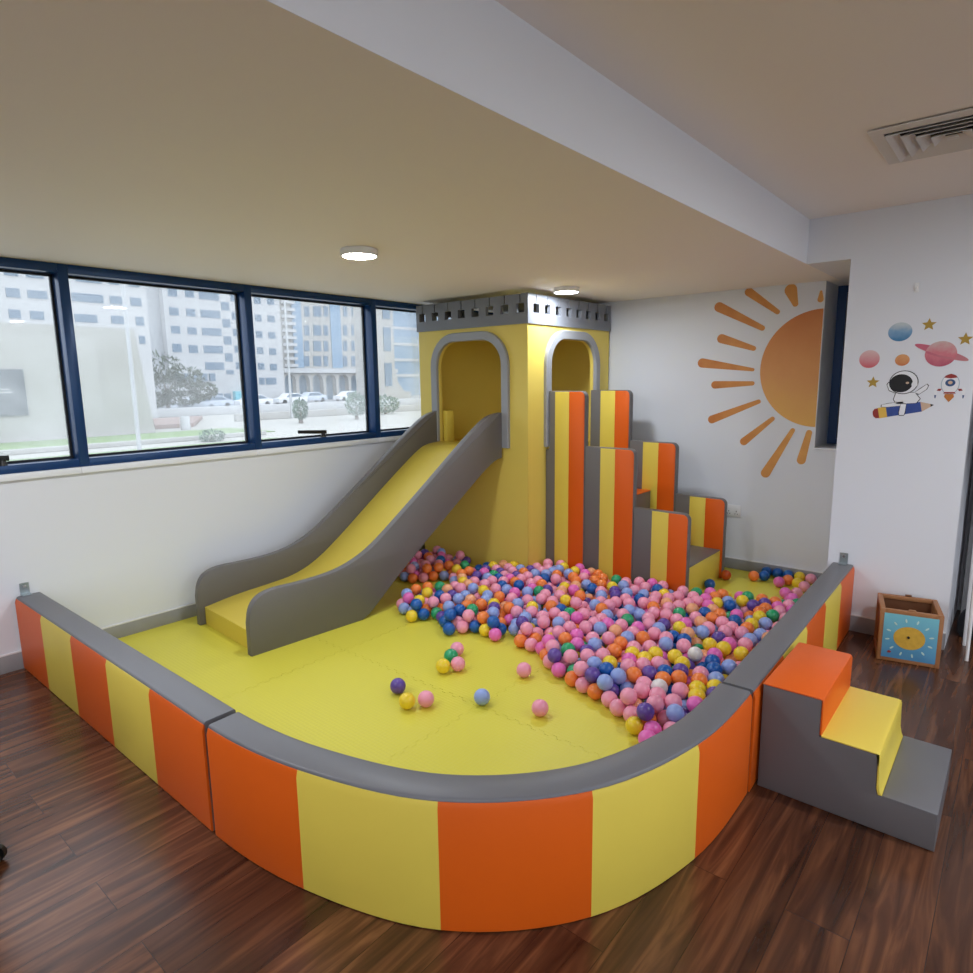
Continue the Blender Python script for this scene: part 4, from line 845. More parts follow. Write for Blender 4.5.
REST = dec("p10998,-16300,1122;k19313,-19912,1074;m21704,-10282,1135;p16199,-20667,1153;b22458,-13600,1102;k23342,-13526,1134;m26353,-12228,1152;g8410,-14755,1077;w22231,-12616,1085;k23873,-12489,1142;m25778,-11167,1154;b11736,-20902,1046;b15209,-13859,1150;o10005,-20301,1114;e28077,-25180,535;y8515,-15780,1039;o15880,-15127,1143;p28943,-9754,1150;p23956,-22508,1047;o29378,-9104,1147;k5290,-15333,1095;w14097,-13442,1153;e26857,-12803,1141;k23064,-12614,1125;y11508,-22548,1118;o26091,-10438,1139;o29179,-11490,1153;k14014,-15002,1148;k21819,-14313,1150;y17946,-19074,1129;k22338,-18220,1124;o18373,-11189,1088;g20361,-18576,1133;e24165,-13384,1128;k22487,-10335,1126;w15965,-11896,1138;k11751,-17444,1120;m29746,-9849,1119;y19917,-12618,1134;o14630,-21444,1153;k17247,-16656,1131;o16653,-12363,1144;p13609,-22653,535;o29064,-25944,535;b19545,-18275,1083;k13169,-10479,1088;e17702,-15435,1137;o14063,-15806,1136;k13988,-14201,1123;k25011,-11278,1155;k18388,-17518,1140;w14764,-19772,1084;g24864,-10400,1155;k15180,-15422,1145;w14351,-19086,1103;e29836,-17942,535;o17266,-12931,1085;o28560,-9021,1131;m25552,-9805,1140;e11903,-18274,1154;p16694,-15630,1056;w14839,-11423,1130;k12304,-13836,1119;y23287,-11859,1125;p20506,-13329,1139;k20389,-20630,535;w9816,-22062,1068;m10960,-15439,1144;w29896,-23976,535;p12344,-20360,1043;y16020,-11146,1149;w27011,-10710,1116;o11963,-22362,535;k23207,-23527,535;k19785,-13900,1129;p28307,-19925,535;e10598,-12771,1056;k3695,-16744,1137;e17920,-14024,1145;k13387,-16233,1143;w13167,-19963,1087;k28049,-10288,535;y15704,-20106,1128;k28745,-18996,535;o28481,-10941,535;k11203,-18872,1039;w18796,-20064,535;m15881,-10254,1138;o15473,-12672,1149;o9735,-16588,1091;k20672,-15429,1035;y17434,-14669,1139;b6032,-14946,1130;o16487,-20323,535;w11946,-16246,1139;o17658,-10591,1083;b28870,-23027,535;k11652,-13462,1147;y11153,-17973,1127;o17135,-21224,535;w14777,-13057,1143;k20134,-11091,1097;b13895,-16997,1145;k19545,-15699,535;o13149,-13558,1100;p30446,-21193,535;m4636,-16611,1115;k9901,-22600,535;k3595,-12842,1078;y14711,-10608,1086;m13346,-15439,1148;g24105,-23960,535;k28914,-15327,535;w5438,-17220,1031;p6429,-12354,535;m16940,-11212,1135;m15730,-16047,1071;g27948,-17676,535;e10472,-17314,1089;p13193,-12801,1116;w9281,-16846,535;b8759,-13475,535;m26738,-19709,535;o28906,-20900,535;k21004,-16714,535;e16885,-10265,997;m29151,-21678,535;y10395,-13729,1130;p3605,-14299,1113;k13222,-12007,1128;m5112,-13919,1074;e19063,-14200,535;k21794,-15527,535;k11143,-14239,1129;k15210,-14660,1148;k4856,-12752,535;k6073,-16608,1121;w12345,-12880,1049;y11467,-12568,1090;b12647,-15859,1139;p11853,-14682,1136;e28448,-18259,535;k4917,-17967,535;o4446,-14720,1065;k14107,-12653,1150;w14816,-12253,1143;p13295,-14643,1130;b29043,-19701,535;k12589,-15106,1137;g11888,-15476,1136;w4356,-13131,1061;k13131,-18668,535;p10392,-14595,1050;k6633,-15748,1067;p19338,-14960,535;w4196,-17588,535;m3520,-17179,535;k14146,-11859,1138;k14122,-10146,1070;b26926,-18422,535;k27338,-20608,535;k8699,-16323,535;g27553,-11815,535;o12505,-21711,535;w28763,-11655,535;m5904,-17564,535;k6310,-13354,535;k19297,-21745,535;w17977,-20707,535;w27601,-14501,535;k25286,-20900,535;o25570,-21615,535;k15693,-12277,535;m28003,-19190,535;k26867,-23234,535;p30358,-15255,535;b22452,-16828,535;y27425,-16110,535;b29609,-23264,535;k4027,-15073,535;e15595,-18819,535;b25771,-22368,535;k5587,-16659,535;k16313,-14321,535;w26794,-15550,535;w28533,-24417,535;k15591,-22170,535;e24619,-15011,535;k10990,-21532,535;w11478,-23039,535;w29385,-24617,535;w22920,-10124,535;w23373,-20407,535;b26346,-23826,535;b8809,-12595,535;b21888,-14759,535;k20318,-15908,535;w17384,-17915,535;o7961,-15637,535;b19674,-20313,535;k15661,-13870,535;k25389,-15002,535;w16481,-16860,535;k17052,-18641,535;o20217,-13693,535;b25368,-13601,535;k28844,-25202,535;k6945,-13793,535;o22491,-20624,535;o19231,-19378,535;y29125,-17601,535;k16406,-12751,535;o15929,-19682,535;o29399,-22448,535;e19267,-16460,535;k3881,-13414,535;y7146,-15939,535;y23400,-22611,535;k26957,-11201,535;w29194,-16769,535;g17205,-17131,535;y23436,-19596,535;k30019,-11095,535;o21309,-19342,535;k15232,-20023,535;w23902,-23203,535;w27273,-10290,535;k27515,-15268,535;b28638,-22283,535;m5636,-13789,535;w27172,-9058,535;k29205,-18377,535;w22707,-14545,535;p10085,-16200,535;g29457,-7572,535;k19468,-12764,535;k26166,-18278,535;m10039,-19805,535;k30264,-13409,535;w6278,-16164,535;w21972,-22343,535;p29990,-19726,535;k17785,-14974,535;w5686,-12646,535;o14992,-16576,535;y19055,-20860,535;o29802,-18961,535;k23788,-13681,535;p22080,-19411,535;w18685,-13373,535;m23456,-14377,535;k15535,-21336,535;b27542,-19869,535;k26424,-19005,535;w18373,-17983,535;k28189,-12255,535;g22935,-21250,535;o17963,-17330,535;p21248,-17728,535;m21325,-12709,535;o20012,-19440,535;o30302,-11834,535;m15698,-13065,535;k23445,-12316,535;k25913,-14266,535;b28601,-13076,535;b29089,-23872,535;y20910,-21227,535;y17933,-13567,535;o30168,-22551,535;m30442,-23290,535;w27701,-18479,535;k25454,-17995,535;p15891,-17440,535;m22155,-14010,535;b16395,-13529,535;o6438,-16932,535;b22781,-19096,535;w21804,-10742,535;y25933,-12067,535;k3111,-13073,535;k25834,-19569,535;b29944,-21818,535;k27718,-24504,535;k4695,-16119,535;k20298,-10602,535;k20144,-16731,535;w21373,-21864,535;w17874,-18601,535;k29868,-17177,535;m15304,-18078,535;w25803,-20335,535;m8847,-14442,535;k23184,-16310,535;w18488,-16512,535;k24198,-21996,535;b15021,-12666,535;k27799,-9500,535;g28149,-20710,535;o14509,-20324,535;k18564,-15042,535;g26003,-16744,535;w17240,-15519,535;m25782,-24355,535;k29493,-13206,535;k14247,-14613,535;b23903,-16589,535;w9610,-20603,535;k6968,-15168,535;k10469,-20478,535;g25000,-24144,535;e27234,-19125,535;k24392,-20577,535;o15063,-11002,535;k25951,-15940,535;e12904,-17006,535;w24743,-17710,535;w17514,-19278,535;o19835,-14377,535;o5559,-14890,535;g29679,-21079,535;o22138,-11456,535;k16985,-14794,535;k28176,-15662,535;k18861,-10996,535;b17781,-12810,535;b10185,-21193,535;m29804,-12490,535;w13579,-10150,535;k25054,-20161,535;m24146,-10951,535;k23317,-17087,535;k19463,-13546,535;g22648,-22962,535;k18185,-10525,535;w11186,-20765,535;e23829,-21128,535;k18879,-18689,535;k15759,-20583,535;w22709,-17561,535;k25020,-19344,535;o15728,-11492,535;b10353,-21968,535;e25425,-11440,535;k21340,-18555,535;k22939,-13772,535;g29652,-14089,535;m3325,-14712,535;b24858,-12904,535;k22102,-18644,535;y23257,-15541,535;o13094,-21203,535;k12345,-18213,535;w29698,-15650,535;g23446,-17874,535;b28981,-14541,535;k17171,-10801,535;y26227,-13568,535;k25143,-12171,535;g14353,-17008,535;h23239,-13066,535;o15629,-15514,535;p12302,-20928,535;p11480,-16229,535;k23848,-15036,535;w22429,-16051,535;w24448,-10244,535;w14906,-21797,535;o27375,-22652,535;g24878,-18522,535;k13593,-15821,535;k4905,-14418,535;k25613,-18810,535;w15008,-13455,535;k16659,-21830,535;m29526,-11771,535;k22812,-18322,535;w20640,-18960,535;o14286,-22282,535;y25303,-16430,535;y24207,-12171,535;y17500,-14208,535;o12960,-20447,535;b26885,-14782,535;b21699,-16312,535;e25660,-12822,535;b30440,-7397,535;k4094,-12645,535;b10781,-15863,535;m15866,-10721,535;p10046,-17007,535;m22466,-13090,535;h29869,-16406,535;y12241,-17430,535;k6335,-14577,535;o24225,-14337,535;y16270,-15993,535;p26547,-10540,535;m14264,-15381,535;w27710,-11056,535;k3289,-13913,535;p15764,-16589,535;w28358,-23614,535;k19704,-11376,535;k18374,-19289,535;b21398,-14148,535;k19997,-12153,535;k27169,-17691,535;y28129,-16467,535;h18011,-15788,535;g27576,-13735,535;y30189,-9639,535;m13864,-18937,535;k14575,-18629,535;e19241,-11999,535;w27838,-12991,535;k15045,-11854,535;p21735,-13362,535;w23439,-21841,535;k14918,-15798,535;k11546,-16999,535;k11790,-20227,535;k23359,-10759,535;w26154,-15059,535;p14426,-17870,535;e9533,-21595,535;o13717,-18174,535;w29684,-14873,535;o29244,-11047,535;k5476,-15817,535;k14807,-21033,535;e13225,-19440,535;k12805,-10858,535;w11756,-21469,535;m12813,-10092,535;k4754,-13515,535;k24635,-16823,535;w13494,-21865,535;m23477,-18773,535;y14662,-10082,535;m20495,-11459,535;k11631,-17920,535;k23672,-11566,535;k4887,-17038,535;w16429,-11961,535;w16335,-15204,535;w9932,-15322,535;o26691,-17091,535;k20642,-14372,535;w20278,-12923,535;o22902,-11568,535;p13677,-20093,535;m17163,-13449,535;p7743,-13888,535;o30477,-10391,535;m28120,-22870,535;o11053,-22361,535;y29495,-20327,535;w15449,-10078,535;k13692,-17408,535;p11646,-19454,535;y23994,-12935,535;k25007,-15723,535;k6227,-15382,535;k16470,-11193,535;k22724,-22120,535;e19540,-17221,535;p8666,-15227,535;g28962,-12398,535;k26092,-21049,535;m27893,-22060,535;k14280,-16224,535;p10662,-15089,535;k21030,-10873,535;g17108,-12426,535;y16822,-19630,535;k19897,-18673,535;g24947,-10837,535;m3380,-12350,535;y25348,-17208,535;e30524,-17604,535;y26338,-21783,535;m24208,-15836,535;w31197,-8848,994;w31700,-26183,1155;w31599,-15537,1139;m12841,-13148,535;w28512,-17136,535;k3377,-15485,535;p21732,-20937,535;k12459,-19046,535;y14317,-13052,535;o30548,-12693,535;m19145,-17926,535;k21301,-11606,535;e25556,-23606,535;m31851,-16835,535;g31819,-15126,535;o21072,-15014,535;m31458,-24185,535;w28952,-13766,535;g30593,-8931,535;p17709,-16539,535;w17468,-10095,535;k30532,-16789,535;o31059,-12470,1055;k11977,-12452,535;k31675,-14353,535;m28408,-21489,535;w26848,-21198,535;w11419,-15432,535;k12238,-16608,535;k31819,-26611,535;g28282,-14869,535;k24355,-19794,535;k10818,-16752,535;e24593,-9490,535;k20952,-13463,535;w31090,-25629,1131;w31262,-11061,1108;w31808,-18912,535;k20200,-15098,535;k26673,-16322,535;m17849,-11231,535;k29971,-8143,535;b31018,-13661,535;m28811,-16104,535;k12499,-19812,535;k31209,-23456,535;p20636,-18190,535;k18758,-17237,535;m30984,-22724,535;k22674,-12328,535;k14944,-15028,535;k9286,-15830,535;k31673,-16398,1134;k30641,-25467,535;m15124,-17332,535;k31528,-28049,535;k16637,-17648,535;w28878,-10201,535;b11445,-13867,535;w21880,-20151,535;w12106,-14285,535;k31684,-27079,1122;k31458,-21643,1114;m12101,-13389,535;y10213,-17770,535;k14310,-13836,535;m12892,-15464,535;k12943,-11617,535;k24161,-18223,535;k24575,-21323,535;k24677,-23449,535;k31388,-18575,1076;o3468,-16334,535;k30778,-11201,535;k21730,-17119,535;b22576,-10810,535;k28136,-8803,535;k31817,-15948,535;b10681,-14112,535;k10050,-12668,535;m12181,-15844,535;w14187,-21517,535;m31702,-9190,535;b17961,-19940,535;y10651,-13326,535;y4163,-16759,535;w20681,-19816,535;k31987,-24741,535;m28571,-9497,535;k20525,-17411,535;e22000,-17873,535;k26412,-12673,535;y31762,-12283,535;p13562,-15039,535;k31181,-28338,1150;k31461,-24711,1088;g16353,-21087,535;e31936,-21509,535;y31237,-10558,535;k27226,-12522,535;k31790,-13575,535;k31231,-21202,535;b14267,-19589,535;w28255,-14095,535;k31248,-27296,535;k25402,-9365,535;y31083,-11913,535;w11001,-19922,535;w31269,-26071,535;o17808,-12032,535;e26623,-22505,535;w13622,-16629,535;p31454,-25321,535;o26158,-9238,535;y31977,-23613,535;w31123,-20428,535;w31754,-17424,1010;k28642,-8149,535;p10983,-12369,535;y13679,-11860,535;k14974,-19285,535;k24568,-13646,535;w12121,-15068,535;y12821,-14698,535;k30937,-24749,535;p31795,-22845,535;k30781,-19741,535;o30530,-16016,535;y32035,-27417,535;m13535,-11100,535;p25206,-10117,535;k30933,-8023,535;k31352,-12945,535;k11394,-13086,535;b29681,-10335,535;b21084,-15831,535;e31111,-23896,1150;y26726,-9752,535;p26056,-17520,535;m26857,-14010,535;w21912,-12195,535;k11384,-14653,535;m31726,-9968,535;w31133,-15538,535;o13032,-17828,535;o15660,-14722,535;k30753,-28191,535;w31201,-16407,535;e30997,-15986,1138;k31467,-14791,1124;w20763,-12189,535;k13656,-12629,535;k22723,-19884,535;e24487,-22705,535;e30754,-26638,535;w4774,-15300,535;e12927,-12385,535;o14997,-14258,535;y21261,-10122,535;b12788,-13921,535;m18301,-14278,535;m9925,-13641,535;k16088,-18207,535;k31438,-13920,1117;k25224,-22913,535;k31856,-18012,535;k31496,-22139,535;k7875,-14807,535;k27606,-23438,535;k31449,-20777,1130;k26585,-20460,535;w30982,-14787,535;w31284,-28778,535;w16351,-18966,535;y31644,-23286,1139;y31609,-11755,1065;b17000,-16250,535;b30992,-9602,535;k17130,-11644,535;w24976,-22105,535;o4103,-14291,535;e9862,-14406,535;y13502,-14213,535;k29799,-8928,535;o22523,-15291,535;m29350,-9559,535;w13650,-13447,535;k12926,-16232,535;k30710,-21970,535;m24657,-11547,535;k10947,-17537,535;w10705,-19155,535;o13776,-20854,535;p31888,-20587,535;e24999,-14343,535;m22201,-21547,535;k14356,-12277,535;k18786,-15804,535;w31740,-11222,535;p24049,-17368,535;k24287,-19010,535;k25722,-10723,535;k14188,-10685,535;o30996,-17660,1131;o30990,-16814,1145;o31194,-19457,1110;k32016,-25869,535;w31609,-8398,535;o26691,-11932,535;e19475,-10532,535;m29004,-8844,535;p21155,-20418,535;o31635,-19694,535;k27125,-21925,535;p18505,-11697,535;k25981,-9985,535;w30678,-24023,535;o27658,-21325,535;k26190,-11339,535;w31090,-18127,535;k18501,-12466,535;m26968,-13253,535;k14363,-11446,535;y30422,-14162,535;k11747,-18692,535;k10902,-18385,535;k26111,-23077,535;y19923,-17903,535;k31035,-18981,535;k31191,-17226,535;p31457,-9587,1139")
def one(c, p, label, group):
    o = bpy.data.objects.new('plastic_ball', ball_me(c)); COL.objects.link(o); o.location = p
    o.rotation_euler = (random.uniform(0, 6), random.uniform(0, 6), 0)
    return tag(o, label, 'ball', group)
def scatter_label(c, p):
    x, y = p[0], p[1]; nm = BC[c][0]
    special = {(1.83, -3.055): 'purple ball on the open mat nearest the slide foot', (1.972, -3.128): 'yellow ball on the open mat between the purple and a pink one',
               (2.027, -3.06): 'light pink ball on the open mat touching a yellow one beside the purple', (1.761, -2.56): 'light pink ball at the back of the four-ball cluster by the green one',
               (1.848, -2.761): 'yellow ball in the small cluster with the green one', (1.892, -2.695): 'light pink ball beside the yellow in the green ball cluster', (1.797, -2.647): 'green ball in the small cluster on the open mat',
               (2.217, -2.884): 'lone periwinkle blue ball on the open mat', (2.201, -2.538): 'lone light pink ball on the mat close before the heap', (2.485, -2.798): 'lone light pink ball nearest the rounded barrier on the open mat', (1.53, -2.38): 'deep blue ball just off the heap edge near the slide',
               (2.417, -.625): 'deep blue ball leaning at the yellow bottom step of the stairs'}
    for (a, b_), l in special.items():
        if abs(a-x) < .03 and abs(b_-y) < .03: return l, None
    if c == 'r': return 'dark orange ball at the bottom corner of the striped stairs', None
    return nm+' ball in the small back group between stairs, barrier and back wall', nm+' balls in the back group by the column'
for c_, p in SC:
    l, g = scatter_label(c_, p); one(c_, p, l, g or 'stray balls on the open mat')
def zone(p):
    x, y, z = p
    dn = min((Vector((x, y))-q).length for q in inner)
    if x > 3.08 and y > -2.75: return 'along the straight barrier'
    if dn < .16: return 'against the rounded barrier'
    if z > .07: return 'lying on top of the heap'
    if y > -1.25: return 'at the foot of the striped stairs'
    front = [(0.98,-2.29),(1.2,-2.37),(1.52,-2.37),(1.86,-2.31),(2.14,-2.28),(2.29,-2.41),(2.56,-2.50),(2.70,-2.54),(2.91,-2.69),(3.03,-2.77)]
    best = 9
    for a, b_ in zip(front, front[1:]):
        a, b_ = Vector(a), Vector(b_); q = Vector((x, y)); t = max(0, min(1, (q-a).dot(b_-a)/(b_-a).length_squared)); best = min(best, (a+(b_-a)*t-q).length)
    if best < .12: return 'on the front fringe of the heap'
    if x < 2.2: return 'in the heap between slide and stairs'
    return 'in the heap near the barrier'
for c_, p in IND:
    zn = zone(p); one(c_, p, '%s ball %s' % (BC[c_][0], zn), '%s balls %s' % (BC[c_][0], zn))
bm_ = MB()
for c_, p in REST: bm_.sphere(p, BR, 3, BM[c_])
ro2 = bm_.build('ball_heap', None, None, (1.9, -1.6, .03), smooth=80)
tag(ro2, 'heap of many-coloured balls before the tower and under the nearer balls', 'balls', None, 'stuff')

# ------------------------------------------------------------------ outside, seen through the windows
GZ = -1.2
M['ow'] = mat('facade_white', (0.50, 0.50, 0.505), 0.8, vary=0.05, vscale=.3)
M['ow2'] = mat('facade_cream', (0.41, 0.395, 0.37), 0.8, vary=0.05, vscale=.3)
M['oshade'] = mat('facade_shaded_grey', (0.41, 0.42, 0.435), 0.8)  # shade of the tower block recess put into the colour
M['oglass'] = mat('far_window_glass', (0.13, 0.19, 0.26), 0.25)
M['oblue'] = mat('far_blue_glass', (0.19, 0.29, 0.40), 0.2)
M['ograss'] = mat('lawn_grass', (0.26, 0.36, 0.16), 0.9, vary=0.4, vscale=1.5)
M['oroad'] = mat('street_asphalt', (0.32, 0.32, 0.33), 0.9)
M['opave'] = mat('pale_paving', (0.42, 0.405, 0.37), 0.9, vary=0.1, vscale=.8)
M['oleaf'] = mat('tree_leaves', (0.22, 0.27, 0.19), 0.8, vary=0.5, vscale=2)
M['oleaf2'] = mat('shrub_leaves', (0.25, 0.36, 0.28), 0.8, vary=0.4, vscale=3)
M['obark'] = mat('bark', (0.15, 0.11, 0.08), 0.9)
M['oposter'] = mat('hoarding_print', (0.05, 0.06, 0.07), 0.6, vary=0.8, vscale=1.6, vary_col=(0.22, 0.23, 0.25))
M['ocar'] = mat('car_paint', (0.55, 0.60, 0.68), 0.3)
M['ocar2'] = mat('car_paint_white', (0.8, 0.8, 0.82), 0.3)
M['obrown'] = mat('brown_paving', (0.36, 0.27, 0.24), 0.9, vary=0.2, vscale=1)
M['opole'] = mat('pole_metal', (0.45, 0.46, 0.47), 0.5, metal=.3)
M['oteal'] = mat('shop_sign_teal', (0.10, 0.45, 0.55), 0.5)
struct(MB().box(-140, 80, -60, 140, GZ-.3, GZ).build('ground', 'opave'), 'pale paved ground outside the windows', 'ground')
struct(MB().box(-84, -58, -60, 140, GZ, GZ+.03).build('street', 'oroad'), 'grey street before the far buildings', 'street')
struct(MB().box(-24.5, -20, -8, 12.5, GZ, GZ+.05).build('lawn', 'ograss'), 'green lawn strip below the windows', 'lawn')
struct(MB().box(-33.5, -28.5, -8, 15, GZ, GZ+.05).build('lawn', 'ograss'), 'green lawn strip before the white building', 'lawn')
def facade(root, rects, x, m='oglass', nm='window'):
    for (a, b_, z0_, z1_) in rects:
        f_ = MB().box(x-.05, x+.06, a, b_, z0_, z1_).build(nm, m, root)
WA = [(8.46, 9.26, 7.57, 8.18), (9.7, 10.88, 7.61, 8.15), (8.47, 9.14, 6.17, 6.75), (9.71, 10.53, 6.17, 6.74), (8.5, 9.07, 4.72, 5.32), (7.54, 7.84, 4.68, 5.26), (7.38, 7.83, 3.24, 3.86), (8.49, 8.97, 3.26, 3.87), (12.42, 14.52, 7.62, 8.23), (14.98, 15.82, 7.65, 8.22), (16.44, 17.23, 7.61, 8.24), (12.46, 13.96, 6.16, 6.73), (14.93, 15.8, 6.18, 6.77), (16.7, 17.28, 6.13, 6.8), (16.81, 17.25, 4.74, 5.34), (12.8, 14.51, 9.04, 9.5), (15.03, 15.72, 9.07, 9.5), (16.44, 17.21, 9.03, 9.5), (8.5, 9.3, 9.0, 9.6), (9.75, 10.8, 9.0, 9.6), (4.5, 5.6, 7.6, 8.2), (6.1, 7.0, 7.6, 8.2), (4.5, 5.6, 6.2, 6.8), (6.1, 7.0, 6.2, 6.8)]
ba = thing('apartment_building', 'white apartment building behind the plain white block', 'building', (-54, 9, GZ))
MB().box(-60, -50, -4, 17.66, GZ, 16).build('wall', 'ow', ba); facade(ba, WA, -50)
bs = thing('plain_building', 'plain windowless white block with a dark hoarding', 'building', (-36, 5, GZ))
MB().prism([(-34, -2, GZ), (-34, 10.75, GZ), (-34, 10.15, 4.57), (-34, -2, 4.57)], (-5, 0, 0)).build('wall', 'ow2', bs)
q = MB().box(-34, -33.9, 2.2, 4.75, .1, 2.35).build('hoarding', 'oposter', bs)
MB().box(-33.9, -33.88, 3.35, 3.42, 1.5, 2.1).build('hoarding_figure', 'ow', q)
for z_ in (1.22, 1.36): MB().box(-33.9, -33.88, 3.15+(.05 if z_ > 1.3 else 0), 4.2-(.05 if z_ > 1.3 else 0), z_, z_+.06).build('hoarding_line', 'ow', q)
WB = [(29.29, 30.31, 11.49, 12.31), (31.25, 32.29, 11.55, 12.35), (29.28, 30.3, 9.38, 10.26), (31.21, 32.25, 9.4, 10.25), (29.27, 30.29, 7.35, 8.19), (31.18, 32.22, 7.33, 8.14), (29.25, 30.28, 5.25, 6.19), (31.14, 32.19, 5.19, 6.09), (32.9, 35.31, 11.46, 12.32), (32.91, 35.31, 9.38, 10.25), (32.91, 35.3, 7.3, 8.17), (32.93, 35.3, 5.22, 6.11), (32.95, 35.31, 3.25, 4.13), (35.54, 36.54, 10.38, 11.36), (35.54, 36.53, 8.37, 9.35), (35.55, 36.51, 6.31, 7.29), (35.55, 36.49, 4.25, 5.25), (35.58, 36.5, 2.71, 3.23), (36.83, 37.78, 11.55, 12.39), (36.83, 37.76, 9.37, 10.22), (36.84, 37.75, 7.37, 8.22), (36.86, 37.74, 5.35, 6.21), (36.87, 37.74, 3.31, 4.18), (39.97, 40.85, 11.51, 12.33), (41.78, 42.74, 11.56, 12.37), (39.94, 40.81, 9.34, 10.17), (41.72, 42.69, 9.36, 10.17), (39.92, 40.79, 7.3, 8.13), (41.68, 42.64, 7.28, 8.1), (39.89, 40.77, 5.27, 6.11), (41.63, 42.6, 5.21, 6.04), (39.88, 40.76, 3.3, 4.14), (41.6, 42.57, 3.21, 4.04), (39.9, 40.65, 1.41, 2.28), (40.84, 42.35, 1.39, 2.27), (33.87, 34.87, -0.62, 0.4), (35.04, 35.88, -0.66, 0.37), (37.9, 38.8, 10.4, 11.3), (37.9, 38.8, 8.4, 9.3), (37.9, 38.8, 6.3, 7.2), (37.9, 38.8, 4.3, 5.2), (39.9, 40.8, 13.6, 14.4), (41.7, 42.7, 13.6, 14.4), (29.3, 30.3, 13.6, 14.4), (31.25, 32.3, 13.6, 14.4)]
bb = thing('apartment_building', 'white tower block with chequered corner windows behind the tree', 'building', (-77, 35, GZ))
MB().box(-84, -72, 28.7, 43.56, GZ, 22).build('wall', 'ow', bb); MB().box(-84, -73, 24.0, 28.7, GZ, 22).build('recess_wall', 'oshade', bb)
facade(bb, WB, -72)
q = MB().box(-72, -71.4, 36.2, 38.6, -.9, .6).build('shop_sign', 'oteal', bb)
for k in range(5): MB().box(-72, -71.7, 29.3+k*1.0, 29.95+k*1.0, 1.9, 2.8).build('window', 'oglass', bb)
WC = [(55.51, 56.45, 11.83, 13.39), (57.21, 58.69, 11.96, 13.54), (59.18, 60.02, 12.07, 13.67), (63.06, 63.86, 12.33, 13.96), (64.75, 66.2, 12.46, 14.12), (55.31, 56.25, 8.92, 10.48), (57.02, 58.5, 9.01, 10.6), (58.99, 59.83, 9.08, 10.69), (62.87, 63.68, 9.25, 10.9), (64.57, 66.02, 9.34, 11.02), (55.15, 56.08, 6.5, 8.08), (56.85, 58.34, 6.56, 8.15), (58.83, 59.67, 6.6, 8.21), (62.72, 63.52, 6.7, 8.36), (64.42, 65.87, 6.76, 8.44), (54.98, 55.92, 4.14, 5.72), (56.69, 58.18, 4.15, 5.76), (58.67, 59.51, 4.17, 5.79), (62.57, 63.37, 4.2, 5.87), (64.27, 65.72, 4.22, 5.91)]
bcx = thing('arcade_building', 'cream building with blue glass strips above a row of arches', 'building', (-89, 60, GZ))
MB().box(-96, -84, 51.2, 74, 3.0, 24).build('wall', 'ow2', bcx)
facade(bcx, WC, -84)
for a, b_ in ((53.2, 54.9), (60.35, 62.4), (68.0, 70.0)): MB().box(-84, -83.9, a, b_, 3.9, 20).build('glass_strip', 'oblue', bcx)
for k in range(10): MB().box(-84, -83.2, 51.4, 53.4, 4.0+1.05*k, 4.45+1.05*k).build('balcony', 'ow', bcx)
MB().box(-84.2, -83.2, 51.0, 74, 3.1, 3.8).build('cornice', 'ow', bcx)
# arcade: front wall pierced by arches, dark recess behind
loop = [(51.2, GZ)]
for k in range(8):
    c_ = 52.3+2.55*k
    loop += [(c_-1.0, GZ), (c_-1.0, 1.9)] + [(c_-1.0*math.cos(PI*j/10), 1.9+1.0*math.sin(PI*j/10)) for j in range(1, 10)] + [(c_+1.0, 1.9), (c_+1.0, GZ)]
loop += [(74, GZ), (74, 3.1), (51.2, 3.1)]
MB().prism([(-84, y, z) for y, z in loop], (-1.0, 0, 0)).build('arcade_wall', 'ow2', bcx)
MB().box(-96, -87, 51.2, 74, GZ, 3.0).build('shop_front', 'oblue', bcx)
bd_ = thing('flared_monument', 'pale tower with a flared foot seen in the window nearest the tower', 'building', (-58, 47, GZ))
MB().prism([(-56, y, z) for y, z in [(46.0, .3), (50.4, .3), (49.4, 1.4), (48.9, 3), (48.7, 6), (48.7, 14), (46.0, 14)]], (-4, 0, 0)).build('shaft', 'ow2', bd_)
MB().box(-61, -55.4, 45.6, 50.9, GZ, .3).build('plinth', 'ow2', bd_)
for z_ in (1.0, 5.2, 9.0): MB().box(-56, -55.9, 47.2, 48.3, z_, z_+2.8).build('window', 'oglass', bd_)
bg2 = thing('glass_building', 'blue glass office block behind the flared pale tower', 'building', (-90, 82, GZ))
MB().box(-98, -90, 76, 96, GZ, 15).build('glass_wall', 'oblue', bg2)
for z_ in (2.5, 5.5, 8.5, 11.5): MB().box(-90, -89.8, 76, 96, z_, z_+.5).build('floor_band', 'ow', bg2)
lpst = thing('street_lamp', 'tall grey lamp post in front of the plain white block', 'lamp post', (-20, 4.36, GZ))
MB().tube((-20, 4.36, GZ), (-20, 4.36, 9), .075, 12, .05).build('pole', 'opole', lpst); MB().tube((-20, 4.36, 8.9), (-20.0, 5.6, 9.2), .05, 10).build('arm', 'opole', lpst)
MB().box(-20.1, -19.9, 5.4, 6.1, 9.15, 9.28, .03).build('lamp_head', 'opole', lpst)
lp2 = thing('street_lamp', 'slim grey lamp post before the cream arcade building', 'lamp post', (-40, 23.6, GZ))
MB().tube((-40, 23.6, GZ), (-40, 23.6, 10), .10, 12, .07).build('pole', 'opole', lp2); MB().box(-40.3, -39.7, 23.4, 23.8, 10, 10.2, .03).build('lamp_head', 'opole', lp2)
